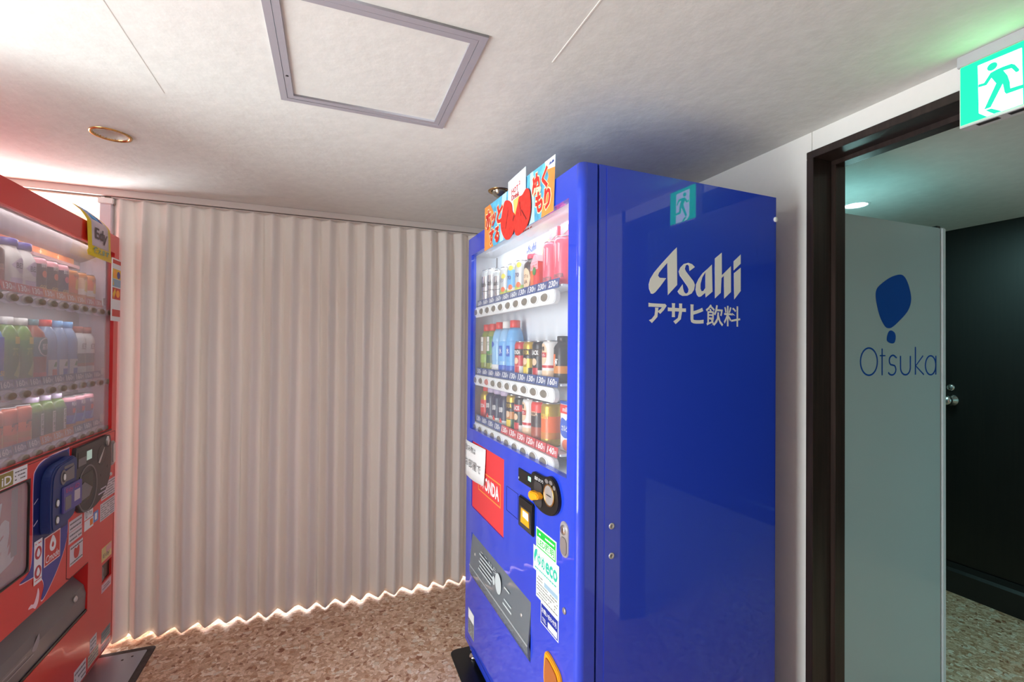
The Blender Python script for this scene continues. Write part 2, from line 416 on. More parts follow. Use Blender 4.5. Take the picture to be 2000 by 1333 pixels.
# ------------------------------------------------------------------ ceiling hatch
t = thing('ceiling_hatch', 'square ceiling access hatch with grey metal frame', 'hatch', (0.09, 1.2185, H))
fo = curve_mesh([rect(-.2305, -.233, .2305, .2335), rect(-.2135, -.2165, .2135, .2165)], .008, 'z', -.002)
fo.materials.clear(); fo.materials.append(M_ALU); link('outer_frame', fo, t)
fo = curve_mesh([rect(-.2122, -.2152, .2122, .2152), rect(-.1965, -.199, .1965, .199)], .008, 'z', -.0015)
fo.materials.clear(); fo.materials.append(M_ALU); link('inner_frame', fo, t)
MB().box((-.1975, -.2, .0005), (.1975, .2, .02)).build('panel', M_CEIL, t)
MB().lathe([(0, -.0065), (.004, -.006), (.004, .003), (0, .003)], (-.205, .10, 0), 10).build('latch', M_BLACK, t)

# ------------------------------------------------------------------ recessed lights
def downlight(name, label, p, z, ring, lit=False, dome=False):
    t = thing(name, label, 'ceiling light', (p[0], p[1], z), 0)
    MB().lathe([(.045, .012), (.046, .0), (.0475, -.004), (.055, -.004), (.0565, -.001), (.0565, .001)], (0, 0, 0), 36, caps=False).build('trim_ring', ring, t)
    if lit:
        MB().lathe([(0, -.001), (.03, -.0012), (.046, .002), (.046, .01), (0, .012)], (0, 0, 0), 30).build('lamp_diffuser', mat('lit_diffuser', (235, 255, 250), .4, emit=14), t)
    else:
        MB().lathe([(.046, .001), (.044, .012), (.034, .026), (.0, .030)], (0, 0, 0), 30, caps=False).build('reflector', mat('dull_reflector', (226, 222, 214), .4), t)
        MB().lathe([(0, .010), (.014, .012), (.020, .018), (.020, .024), (.010, .028)], (0, 0, 0), 20).build('bulb', mat('frosted_bulb', (215, 212, 205), .3), t)
    return t
downlight('downlight', 'unlit round downlight with brass ring above the red machine', DL1, H, M_BRASS)
t = thing('downlight', 'unlit small downlight with domed lamp just behind the mitten poster', 'ceiling light', (*DL2, H), 0)
MB().lathe([(.034, .01), (.036, 0), (.038, -.004), (.05, -.003), (.051, .0005)], (0, 0, 0), 30, caps=False).build('trim_ring', M_BRASS, t)
MB().lathe([(0, -.03), (.012, -.029), (.025, -.021), (.033, -.008), (.035, .004), (.034, .03), (0, .03)], (0, 0, 0), 26).build('bulb', mat('silvered_bulb', (170, 165, 150), .25, .85), t)
downlight('downlight', 'lit round downlight on the ceiling beyond the doorway', DL3, H, M_WHITE, lit=True)

# ------------------------------------------------------------------ curtain rail, accordion curtain
YC = 2.624
t = thing('curtain_rail', 'pale slim curtain rail fixed along the ceiling', 'rail', (0, YC, H))
MB().box((-1.72, -.034, -.030), (1.424, .034, 0)).build('rail_body', M_CREAMRAIL, t, .002)
MB().box((-1.72, -.012, -.0335), (1.424, .012, -.0305)).build('rail_slot', M_DGREY, t)
t = thing('accordion_curtain', 'pale grey pleated accordion curtain closing off the back of the room', 'curtain', (0, YC, 0))
def pleats():
    p = 0.0885; A = 0.032; n = 0; cols = []
    x = -.944
    NS = 10
    while x < 1.40:
        for i in range(NS):
            u = i / NS
            tri = 4 * abs(u - .5) - 1
            s = math.copysign(abs(tri) ** 0.9, tri)
            s = 0.72 * s + 0.28 * math.cos(2 * math.pi * u)
            cols.append((x + u * p, s * A, n))
        x += p; n += 1
    zs = [0.010, .03, .08, .2, .5, .9, 1.3, 1.7, 1.9, 1.97, 2.005, H - .0342]
    rnd = random.Random(3)
    amp = [1 + rnd.uniform(-.12, .12) for _ in range(60)]
    off = [[rnd.uniform(-.006, .006) for _ in range(4)] for _ in range(60)]
    vs = []
    for z in zs:
        for (x, y, k) in cols:
            f = (z / 2.0)
            g = 1.0 - 0.42 * max(0, (z - 1.85) / .17)
            dx = off[k][0] * (1 - f) + off[k][1] * math.sin(3.1 * z + k) * .5
            vs.append((x + dx, y * amp[k] * g + off[k][2] * math.sin(2.2 * z + k), z + (0.004 * math.sin(k * 1.7) if z < .05 else 0)))
    n = len(cols); fs = []
    for i in range(len(zs) - 1):
        for j in range(n - 1): fs.append((i * n + j, i * n + j + 1, (i + 1) * n + j + 1, (i + 1) * n + j))
    m = MB().add(vs, fs, 0, True)
    return m
cf = pleats().build('pleated_fabric', M_FABRIC, t)
so = cf.modifiers.new('thickness', 'SOLIDIFY'); so.thickness = 0.0015
MB().box((-.932, -.026, H - .0368), (1.42, .026, H - .0343)).build('light_stop_strip', M_CREAMRAIL, t)  # strip added to block light leaking over the curtain top
MB().box((-.976, -.018, .01), (-.932, .018, 2.008)).build('end_post', mat('pale_post', (206, 206, 212), .4), t, .003)
MB().box((-.982, -.024, 1.985), (-.924, .02, 2.012)).box((-.975, -.02, 2.0), (-.955, -.0, 2.016)).build('post_bracket', M_SILVER, t, .003)

# ------------------------------------------------------------------ exit sign
M_EXG = mat('lit_green', (0, 255, 110), .4, emit=2.6)
M_EXW = mat('lit_white', (238, 255, 250), .4, emit=3.2)
t = thing('exit_sign', 'lit green emergency exit sign with running figure above the door', 'sign', (1.382, 0.57, H))
def ex(pts): return [(y - .57, z - H) for y, z in pts]
MB().box((-.001, -.080, -.0265), (.0425, .0745, -.0002)).build('top_housing', mat('sign_housing', (182, 180, 186), .45), t, .001)
MB().box((0.0006, -.076, -.1712), (.036, .0705, -.0268)).build('light_box', mat('sign_case', (206, 212, 212), .4), t, .001)
for k in range(2):
    MB().box((.006, -.05 + k * .055, -.1722), (.02, -.012 + k * .055, -.1714)).build('vent', M_DGREY, t)
def face(name, pts, m, d, holes=()):
    me = curve_mesh([ex(pts)] + [ex(h) for h in holes], .0008, 'x', 0)
    for v in me.vertices: v.co = (-v.co.x - d, v.co.y, v.co.z)
    me.flip_normals(); me.materials.clear(); me.materials.append(m); return link(name, me, t)
face('green_face', [(.638, 1.8855), (.638, 2.0228), (.497, 2.0228), (.497, 1.8855)], M_EXG, 0.0)
face('door_field', [(.6058, 2.011), (.5327, 2.0085), (.5310, 1.8862), (.5905, 1.8862), (.604, 1.8998)], M_EXW, .0009)
face('running_figure', [(.5834, 1.9818), (.5725, 1.9839), (.5617, 1.9842), (.5486, 1.983), (.5435, 1.9783), (.5361, 1.9635), (.5374, 1.9598), (.5416, 1.9601), (.5487, 1.9732), (.5618, 1.9752), (.5552, 1.9608), (.5516, 1.9446), (.5507, 1.9298), (.5298, 1.9277), (.522, 1.9277), (.522, 1.9198), (.5298, 1.9198), (.5572, 1.9207), (.5599, 1.9257), (.5629, 1.947), (.5835, 1.9039), (.5946, 1.9038), (.5739, 1.9529), (.582, 1.97), (.5903, 1.958), (.6045, 1.9598), (.6045, 1.9664), (.5945, 1.9648)], M_EXG, .0018)
face('figure_head', ell(.5806, 1.9947, .0088, .0088, 20), M_EXG, .0018)
face('floor_stripe', [(.5925, 1.9009), (.5821, 1.9005), (.5646, 1.8862), (.5781, 1.8862)], M_EXG, .0018)

# ================================================================== VENDING MACHINES: shared builders
def door_shell(W, z0, z1, depth, rad, holes):
    """front sheet with rounded vertical edges and rectangular recesses (x0,z0,x1,z1,recess depth or None for a through opening)"""
    prof = [(0, depth)]
    for i in range(7):
        a = R(180 + 90 * i / 6); prof.append((rad + rad * math.cos(a), rad + rad * math.sin(a)))
    hx = sorted({round(v, 5) for h in holes for v in (h[0], h[2])})
    prof += [(x, 0) for x in hx]
    for i in range(7):
        a = R(270 + 90 * i / 6); prof.append((W - rad + rad * math.cos(a), rad + rad * math.sin(a)))
    prof.append((W, depth))
    zs = sorted({z0, z1} | {round(v, 5) for h in holes for v in (h[1], h[3])})
    mb = MB(); n = len(prof)
    vs = [(x, y, z) for z in zs for (x, y) in prof]
    fs = []
    for i in range(len(zs) - 1):
        for j in range(n - 1):
            cx = (prof[j][0] + prof[j + 1][0]) / 2; cz = (zs[i] + zs[i + 1]) / 2
            if prof[j][1] == 0 and prof[j + 1][1] == 0 and any(h[0] < cx < h[2] and h[1] < cz < h[3] for h in holes): continue
            fs.append((i * n + j, i * n + j + 1, (i + 1) * n + j + 1, (i + 1) * n + j))
    fs.append(list(range(n))); fs.append([(len(zs) - 1) * n + j for j in range(n)])
    mb.add(vs, fs)
    for (a, b, c, d, e) in holes:
        q = [(a, 0, b), (c, 0, b), (c, 0, d), (a, 0, d), (a, e, b), (c, e, b), (c, e, d), (a, e, d)]
        mb.add(q, [(0, 1, 5, 4), (1, 2, 6, 5), (2, 3, 7, 6), (3, 0, 4, 7)])
    return mb
def make_door(name, W, z0, z1, depth, rad, holes, m, parent):
    mb = door_shell(W, z0, z1, depth, rad, holes)
    me = mb.mesh(name, m)
    bm = bmesh.new(); bm.from_mesh(me); bmesh.ops.remove_doubles(bm, verts=bm.verts, dist=1e-5)
    bmesh.ops.recalc_face_normals(bm, faces=bm.faces)
    es = [e for e in bm.edges if len(e.link_faces) == 2 and e.calc_face_angle(0) > 0.9]
    bmesh.ops.bevel(bm, geom=es, offset=.0025, segments=2, affect='EDGES', clamp_overlap=True)
    for f in bm.faces: f.smooth = abs(f.normal.z) < .3 and abs(f.normal.y) < .995 and abs(f.normal.x) < .995
    bm.to_mesh(me); bm.free()
    return link(name, me, parent)
def sticker(name, pts, m, parent, at=0.0, th=0.0008):
    return MB().prism(pts, at - th, at).build(name, m, parent)
def rows_of_print(parent, x0, z0, x1, z1, n, m=M_INK, at=-.0011, seed=1, h=.35):
    """rows of tiny unreadable print as short bars, one mesh"""
    rnd = random.Random(seed); mb = MB(); p = (z1 - z0) / n
    for i in range(n):
        x = x0; z = z1 - (i + .7) * p
        while x < x1 - .004:
            l = rnd.uniform(.004, .014)
            if rnd.random() < .86: mb.box((x, at - .0002, z), (min(x + l, x1), at, z + p * h))
            x += l + .0022
    return mb.build('small_print', m, parent)

# ------------------------------------------------------------------ BLUE MACHINE
AZB = R(-88.5)
BO = (0.5607, 2.0007, 0)
def toworld(org, rz, x, y, z): return (org[0] + x * math.cos(rz) - y * math.sin(rz), org[1] + x * math.sin(rz) + y * math.cos(rz), z)
WB = 0.965
B = thing('vending_machine', 'tall blue drink vending machine with pale lettering on its glossy side', 'vending machine', BO, AZB)
def cabinet(W, z0, z1, y0, y1, hole, m, parent):
    mb = door_shell(W, z0, z1, y1 - y0, .004, [hole])
    mb.add([(0, y1 - y0, z0), (W, y1 - y0, z0), (W, y1 - y0, z1), (0, y1 - y0, z1)], [(0, 1, 2, 3)])
    h = hole; mb.add([(h[0], h[4], h[1]), (h[2], h[4], h[1]), (h[2], h[4], h[3]), (h[0], h[4], h[3])], [(0, 1, 2, 3)])
    mb.v = [(x, y + y0, z) for x, y, z in mb.v]
    return mb.build('cabinet', m, parent)
def gasket(W, z0, z1, parent):
    g = curve_mesh([rect(.009, z0, W - .008, z1), rect(.0165, z0 + .3, W - .0165, z1 - .03)], .016, 'y', .051)
    g.materials.clear(); g.materials.append(M_BLACK); return link('door_gasket', g, parent)
cabinet(WB - .001, .045, 1.83, .056, .708, (.017, .97, .945, 1.79, .085), M_BLUE, B)
gasket(WB, .06, 1.822, B)
MB().box((WB - .001, .078, .05), (WB + .0007, .70, 1.824)).build('side_panel', M_BLUE, B, .0006)
make_door('door', WB, .078, 1.83, .05, .02, [(.057, 1.006, .904, 1.752, .022), (.09, .679, .459, .957, .006), (.098, .388, .69, .572, .09)], M_BLUE, B)
MB().box((.03, .02, .03), (WB - .03, .06, .079)).build('kick_plate', M_BLUE, B)
MB().box((.05, .0, .1), (WB - .02, .004, .104)).build('door_groove', mat('dark_blue_gap', (14, 20, 80), .5), B)
MB().box((WB - .034, .03, 1.829), (WB - .014, .066, 1.8365)).build('top_latch', M_BLACK, B, .002)
for z in (.889, .812):
    MB().lathe([(0, 0), (.0035, 0), (.0035, .0015), (.0075, .0022), (.0085, .0008), (.0085, 0)], (WB + .0007, .100, z), 16, 0, 'x').build('side_screw', M_SILVER, B)
MB().lathe([(.008, 0), (.008, .004), (.004, .006), (0, .006)], (WB, .702, 1.76), 12, 0, 'x').build('rear_bumper', M_WHITE, B)
for fx, fy in ((.045, .035), (WB - .06, .05), (.06, .64), (WB - .06, .64)):
    MB().lathe([(.022, .0065), (.024, .012), (.016, .016), (.011, .018), (.011, .03), (.017, .03), (.017, .04), (.009, .041), (.009, .085)], (fx, fy, 0), 16).build('levelling_foot', M_CHROME, B)
# window
tray = MB().box((.022, .118, .99), (.938, .124, 1.77))
tray.build('display_back', M_BACKW, B)
MB().box((.020, .024, .995), (.0235, .119, 1.76)).box((.936, .024, .995), (.940, .119, 1.76)).box((.0235, .024, .992), (.936, .119, .996)).box((.0235, .024, 1.755), (.936, .119, 1.76)).build('display_side', M_BACKW, B)
MB().box((.064, .113, 1.55), (.0662, .1175, 1.75)).build('divider_edge', M_GREY, B)
MB().box((.0575, .012, 1.0065), (.9035, .0145, 1.7515)).build('window_pane', M_GLASS_B, B)
ld = bpy.data.lights.new('display_lamp_light', 'AREA'); ld.shape = 'RECTANGLE'; ld.size = .74; ld.size_y = .03; ld.energy = .8; ld.color = (.93, .97, 1)
lo = bpy.data.objects.new('display_lamp_light', ld); COL.objects.link(lo); lo.parent = B; lo.location = (.48, .03, 1.747); lo.rotation_euler = (R(24), 0, 0)

price_cache = {}
def price_tag(parent, name, x, z, wd, ht, body, m, tm, y, tilt=.004, lab=None):
    key = (name, body, m.name, wd, ht)
    if key not in price_cache:
        a = MB().add([(-wd / 2, 0, 0), (wd / 2, 0, 0), (wd / 2, tilt, ht), (-wd / 2, tilt, ht), (-wd / 2, .002, 0), (wd / 2, .002, 0), (wd / 2, tilt + .002, ht), (-wd / 2, tilt + .002, ht)],
                     [(0, 1, 2, 3), (5, 4, 7, 6), (0, 4, 5, 1), (1, 5, 6, 2), (2, 6, 7, 3), (3, 7, 4, 0)]).mesh('price_tag', m)
        ms = []
        def tx(bd, bx, bold):
            vs, fs, ar = text_verts(bd, bold)
            P = []
            for u, v in vs:
                xx = bx[0] + u * (bx[2] - bx[0]); zz = bx[1] + v * (bx[3] - bx[1])
                P.append((xx, tilt * zz / ht - .0005, zz))
            return P, fs
        P, fs = tx(body, (-wd * .40, ht * .18, wd * .22, ht * .86), .02)
        P2, fs2 = tx('円', (wd * .25, ht * .2, wd * .42, ht * .6), .01)
        t2 = bpy.data.meshes.new('lettering'); o = len(P)
        t2.from_pydata(P + P2, [], fs + [tuple(i + o for i in f) for f in fs2]); t2.materials.append(tm); t2.update()
        price_cache[key] = (a, t2)
    a, t2 = price_cache[key]
    o = link(name, a, parent, (x, y, z)); link('lettering', t2, o)
    if lab: o['label'] = lab
    return o
PB = [(.065 + .0733 * i) for i in range(10)]
CB = [(.068 + .0753 * i) for i in range(10)]
btn_me = None
def shelf_blue(z, tags):
    global btn_me
    pts = rrect(.024, z - .022, .79, z + .0215, .02)
    rail = MB().prism(pts, .022, .04).build('button_rail', M_WHITE, B, .002)
    if btn_me is None:
        btn_me = MB().lathe([(.0, .006), (.014, .0055), (.0165, .003), (.0165, 0)], (0, 0, 0), 20, 0, 'y').mesh('select_button', M_BTN)
        shelf_blue.ring = MB().lathe([(.0165, .002), (.0178, .004), (.0195, .004), (.0205, .0)], (0, 0, 0), 20, 0, 'y').mesh('button_ring', M_WHITEPRINT)
    for i, x in enumerate(PB):
        b = link('select_button', btn_me, rail, (x, .022, z)); g = link('button_ring', shelf_blue.ring, rail, (x, .022, z)); b.scale = (1.42, 1, .74); g.scale = (1.42, 1, .74)
        if tags is ROW2 and i == 2:
            b.data = btn_me.copy(); b.data.materials[0] = mat('sold_out_red', (205, 120, 110), .35); b['label'] = 'red glowing select button'
    MB().box((.05, .04, z + .028), (.80, .117, z + .034)).build('shelf_plate', M_BACKW, B)
    for i, (p, c) in enumerate(tags):
        if p: price_tag(B, 'price_tag', CB[i] + .012, z + .0235, .070, .029, p, c, M_WHITEPRINT, .030)
ROW1 = [('160', M_TAGGREY)] * 6 + [('130', M_TAGBLUE), ('130', M_TAGBLUE), ('230', M_TAGBLUE), ('230', M_TAGBLUE)]
ROW2 = [('150', M_TAGBLUE), ('160', M_TAGBLUE), ('160', M_TAGBLUE), ('160', M_TAGBLUE), ('120', M_TAGBLUE), ('130', M_TAGBLUE), ('130', M_TAGBLUE), ('130', M_TAGBLUE), ('130', M_TAGBLUE), ('160', M_TAGBLUE)]
ROW3 = [('130', M_TAGBLUE), ('160', M_TAGBLUE), ('130', M_TAGBLUE), ('130', M_TAGBLUE), ('130', M_TAGRED), ('130', M_TAGRED), ('130', M_TAGRED), ('120', M_TAGRED), ('160', M_TAGRED), ('140', M_TAGRED)]
for z, rw in ((1.505, ROW1), (1.213, ROW2), (1.009, ROW3)): shelf_blue(z, rw)
# printed logo on the display back
LG = {'A': [[(0.3106, 1.6365), (0.3126, 1.5316), (0.2799, 1.5012), (0.2775, 1.5908), (0.2593, 1.5723), (0.2488, 1.5607), (0.2455, 1.5527), (0.2510, 1.5474), (0.2736, 1.5475), (0.2533, 1.5238), (0.2366, 1.5067), (0.2283, 1.5019), (0.2221, 1.5025), (0.2158, 1.5139), (0.2145, 1.5272), (0.2197, 1.5426), (0.2321, 1.5602), (0.2529, 1.5820), (0.2740, 1.6024), (0.2954, 1.6231)]],
      's': [[(0.3176, 1.5691), (0.3241, 1.5814), (0.3360, 1.5920), (0.3521, 1.5967), (0.3665, 1.5937), (0.3765, 1.5864), (0.3567, 1.5734), (0.3548, 1.5882), (0.3485, 1.5912), (0.3432, 1.5884), (0.3397, 1.5784), (0.3442, 1.5711), (0.3713, 1.5457), (0.3768, 1.5355), (0.3737, 1.5213), (0.3648, 1.5103), (0.3491, 1.5032), (0.3313, 1.5016), (0.3202, 1.5062), (0.3145, 1.5134), (0.3320, 1.5345), (0.3338, 1.5225), (0.3379, 1.5123), (0.3446, 1.5085), (0.3526, 1.5131), (0.3543, 1.5219), (0.3489, 1.5303), (0.3221, 1.5581)]],
      'a': [[(0.4404, 1.5985), (0.4432, 1.5199), (0.4175, 1.5018), (0.4156, 1.5149), (0.3990, 1.5033), (0.3912, 1.5019), (0.3843, 1.5079), (0.3797, 1.5217), (0.3814, 1.5376), (0.3904, 1.5533), (0.4055, 1.5709), (0.4240, 1.5847)],
            [(0.4162, 1.5752), (0.4042, 1.5584), (0.3979, 1.5404), (0.3975, 1.5262), (0.4017, 1.5187), (0.4091, 1.5205), (0.4164, 1.5291)]],
      'h': [[(0.4784, 1.6365), (0.4792, 1.5700), (0.5151, 1.5996), (0.5155, 1.5229), (0.4888, 1.5019), (0.4874, 1.5695), (0.4778, 1.5616), (0.4752, 1.5181), (0.4528, 1.5008), (0.4521, 1.6173)]],
      'i': [[(0.5545, 1.5982), (0.5548, 1.5281), (0.5290, 1.5017), (0.5276, 1.5796)], [(0.5543, 1.6377), (0.5544, 1.6100), (0.5265, 1.5880), (0.5264, 1.6151)]]}
for k, loops in LG.items():
    shape('side_lettering', loops, .0006, M_OFFW, B, 'x', WB + .0013)
text('side_lettering', 'アサヒ', (.214, 1.4215, .410, 1.480), M_OFFW, B, 'x', WB + .0014, bold=.036)
text('side_lettering', '飲料', (.418, 1.4200, .554, 1.482), M_OFFW, B, 'x', WB + .0014, bold=.010)
def mini_logo(parent, x0, z0, w_, m, at, h_=None):
    s = w_ / .3404; sz = s if h_ is None else h_ / .137
    loops = [[(x0 + (y - .2145) * s, z0 + (z - 1.5008) * sz) for y, z in lp] for ls in LG.values() for lp in ls]
    return shape('lettering', loops, .0004, m, parent, 'y', at)
lg = sticker('logo_card', rect(.372, 1.690, .475, 1.752), M_WHITEPRINT, B, .1178)
mini_logo(lg, .380, 1.708, .082, M_LOGOBLUE, .1165, .034); rows_of_print(lg, .39, 1.695, .455, 1.705, 1, M_LOGOBLUE, .1168)

# red advertising panel with its framed word
rp = MB().box((.0905, .0035, .6795), (.4585, .0065, .9565)).build('red_advert_panel', mat('matt_red_panel', (226, 62, 66), .45), B)
M_GOLD = mat('gold_line', (240, 150, 70), .4)
fr_ = curve_mesh([rect(.172, .772, .422, .858), rect(.177, .777, .417, .853)], .0006, 'y', .003); fr_.materials.clear(); fr_.materials.append(M_GOLD); link('gold_frame', fr_, rp)
text('lettering', 'WONDA', (.190, .790, .404, .842), M_WHITEPRINT, rp, 'y', .0029, bold=.03)
# coin and note panel
cp = MB().box((.594, -.004, .921), (.715, .002, .962)).build('credit_display', M_BLACK, B, .001)
MB().box((.672, -.0045, .941), (.692, -.0039, .954)).build('lit_segment', mat('green_segment', (150, 255, 215), .4, emit=1.2), cp)
MB().box((.598, -.0045, .928), (.601, -.0039, .934)).build('white_mark', M_WHITEPRINT, cp)
esc = smooth_loop([(.700, .962), (.712, .978), (.742, .980), (.790, .982), (.826, .992), (.858, .980), (.877, .945), (.873, .915), (.850, .892), (.812, .879), (.765, .876), (.722, .886), (.702, .905)], 4)
ep = MB().prism(esc, -.009, .002).build('coin_panel', M_BLACK, B, .0025)
MB().lathe([(0, .003), (.026, .004), (.0275, .0035), (.0275, 0)], (.826, -.009, .940), 28, 0, 'y').build('coin_dial', M_SILVER, ep)
MB().lathe([(.0275, 0), (.0275, .0045), (.0292, .0055), (.031, .0045), (.031, 0)], (.826, -.009, .940), 28, 0, 'y').build('dial_ring', M_BRASS, ep)
MB().box((.812, -.0136, .9385), (.84, -.0128, .9405)).build('coin_slot', M_BLACK, ep)
MB().prism(rrect(.728, .888, .780, .958, .012), -.011, -.008).build('lever_well', M_DGREY, ep)
M_ORA = mat('orange_plastic', (250, 168, 24), .35)
MB().prism(smooth_loop([(.726, .912), (.730, .928), (.752, .930), (.775, .934), (.790, .928), (.786, .918), (.765, .912), (.742, .903)], 3), -.030, -.010).build('return_lever', M_ORA, ep, .003)
text('lettering', '返却 おつり', (.728, .960, .785, .971), M_WHITEPRINT, ep, 'y', -.0095, bold=.01)
MB().prism(ell(.806, .974, .011, .006), -.0097, -.009).prism(ell(.832, .976, .010, .006), -.0097, -.009).prism(ell(.852, .967, .008, .006), -.0097, -.009).build('coin_symbols', M_GREY, ep)
hp = curve_mesh([rect(.486, .789, .586, .873), rect(.4875, .7905, .5845, .8715)], .0006, 'y', -.0003); hp.materials.clear(); hp.materials.append(mat('dark_blue_gap', (14, 20, 80))); link('blank_cover_outline', hp, B)
nb = MB().box((.604, -.008, .779), (.713, .002, .878)).build('note_reader', M_BLACK, B, .004)
MB().prism([(.616, .786), (.706, .786), (.700, .850), (.622, .850)], -.0095, -.0078).build('note_tray', M_DGREY, nb)
MB().prism([(.630, .80), (.694, .80), (.688, .846), (.634, .846)], -.0108, -.0095).build('note_symbol', M_ORA, nb)
MB().prism([(.648, .823), (.690, .820), (.688, .842), (.648, .842)], -.0116, -.0108).build('note_picture', M_PAPER, nb)
lk = MB().prism(rrect(.876, .797, .920, .891, .021), -.004, .002).build('lock_plate', M_SILVER, B, .0015)
MB().prism(rrect(.881, .803, .915, .850, .014), -.006, -.004).build('lock_handle', mat('satin_steel', (168, 160, 158), .35, .5), lk, .001)
MB().lathe([(0, .006), (.006, .006), (.012, .004), (.013, 0)], (.898, -.004, .869), 18, 0, 'y').build('lock_barrel', M_CHROME, lk)
MB().lathe([(0, .003), (.006, .0045), (.0085, .003), (.009, 0)], (.900, 0, .656), 16, 0, 'y').build('key_socket', mat('satin_steel', (150, 142, 140)), B)
# stickers on the door
M_GRN = mat('green_print', (24, 190, 66), .5); M_TEAL = mat('teal_print', (44, 186, 160), .5)
s1 = sticker('energy_sticker', rect(.725, .757, .852, .818), M_WHITEPRINT, B); sticker('green_field', rect(.729, .761, .848, .814), M_GRN, s1, -.0008, .0004)
sticker('white_field', rect(.733, .765, .844, .792), M_PAPER, s1, -.0012, .0004); text('lettering', 'LED照明', (.738, .768, .840, .790), M_GRN, s1, 'y', -.0018, bold=.02)
rows_of_print(s1, .745, .796, .84, .810, 1, M_WHITEPRINT, -.0013, 5)
s2 = sticker('eco_sticker', rect(.709, .688, .870, .759), M_PAPER, B, -.0012)
text('lettering', 'eco', (.79, .708, .862, .742), M_TEAL, s2, 'y', -.0022, bold=.03); text('lettering', 'ゆめ', (.738, .708, .786, .746), M_TEAL, s2, 'y', -.0022, bold=.03)
sticker('leaf_symbol', smooth_loop([(.714, .728), (.722, .748), (.736, .752), (.733, .736), (.724, .724), (.722, .712), (.718, .714)]), M_TEAL, s2, -.002, .0003)
rows_of_print(s2, .72, .692, .86, .704, 1, M_TEAL, -.0021, 6)
s3 = sticker('notice_sticker', rect(.727, .613, .869, .686), mat('pale_green_paper', (226, 240, 228), .7), B)
sticker('header_band', rect(.78, .663, .862, .676), mat('pale_blue_print', (150, 180, 200), .6), s3, -.0008, .0003); rows_of_print(s3, .733, .618, .862, .662, 5, M_GREY, -.0011, 7); rows_of_print(s3, .733, .664, .772, .682, 2, M_GREY, -.0011, 8)
s4 = sticker('address_sticker', rect(.760, .552, .867, .612), M_WHITEPRINT, B); sticker('blue_field', rect(.763, .555, .864, .609), mat('navy_print', (14, 44, 150), .5), s4, -.0008, .0004)
text('lettering', 'お問い合わせ先', (.768, .585, .858, .600), M_WHITEPRINT, s4, 'y', -.0015, bold=.01); sticker('white_box', rect(.806, .559, .860, .576), M_PAPER, s4, -.0012, .0003); text('lettering', 'TEL', (.770, .562, .796, .573), M_WHITEPRINT, s4, 'y', -.0015)
s5 = sticker('inspection_sticker', rect(.066, .134, .143, .241), mat('grey_label', (150, 152, 150), .6), B); sticker('white_field', rect(.068, .200, .141, .239), M_PAPER, s5, -.0008, .0003); rows_of_print(s5, .07, .138, .138, .198, 7, M_DGREY, -.0011, 9)
# delivery flap
MB().box((.099, .012, .389), (.689, .088, .393)).box((.099, .084, .389), (.689, .089, .571)).build('outlet_liner', M_BLACK, B)
fl = MB().prism([(.0, .570), (.004, .574), (.058, .425), (.020, .400), (.012, .394), (.007, .398), (.0, .43)], .1005, .6875, 0, 'x')
fv = [(x, .004 + (0 if z > .56 else -.0) + y * 0 + yy, z) for (x, y, z), yy in zip(fl.v, [0] * len(fl.v))]
flap = MB().box((.1005, .0015, .436), (.6875, .005, .568)).box((.1005, -.004, .391), (.6875, .001, .436))
flap = MB().prism([(.006, .568), (.003, .568), (-.009, .436), (-.009, .412), (-.002, .392), (.006, .391), (.003, .412), (-.004, .436)], .1005, .6875, 0, 'x').build('delivery_flap', M_SMOKE, B)
MB().prism([(-.0095, .437), (-.0085, .441), (-.0100, .441), (-.0108, .437)], .1005, .6875, 0, 'x').build('flap_ridge', mat('pale_ridge', (160, 165, 168), .4), flap)
for fx in (.155, .625):
    MB().lathe([(0, .003), (.005, .003), (.007, .0)], (fx, -.0015, .50), 14, 0, 'y').build('flap_rivet', M_SILVER, flap)
fp = MB()
for i in range(5): fp.box((.22 + .012 * (i % 2), -.0060 - .0012 * (4 - i) * .9, .472 + i * .014), (.36 + .01 * (i % 3), -.0055 - .0012 * (4 - i) * .9, .478 + i * .014))
fp.prism(ell(.428, .508, .030, .036), -.0068, -.0064); fp.box((.475, -.0070, .462), (.552, -.0064, .468)); fp.box((.485, -.0066, .48), (.55, -.006, .485)); fp.box((.485, -.0056, .52), (.53, -.005, .525)); fp.prism(ell(.385, .50, .012, .016), -.0074, -.0069)
fp.build('flap_print', mat('pale_flap_print', (196, 206, 208), .5), flap)
text('lettering', 'ここから', (.225, .525, .40, .545), mat('pale_flap_print', (196, 206, 208)), flap, 'y', -.0036)
# coin return cup
cr_ = MB().prism(smooth_loop([(.800, .400), (.799, .480), (.812, .496), (.850, .490), (.885, .476), (.896, .440), (.897, .398), (.85, .385)], 4), -.010, .002).build('coin_return', M_ORA, B, .003)
MB().prism(smooth_loop([(.809, .405), (.809, .472), (.820, .485), (.848, .481), (.878, .468), (.886, .440), (.887, .404), (.85, .395)], 4), -.0125, -.0098).build('return_flap', mat('amber_flap', (176, 100, 44), .25), cr_, .002)

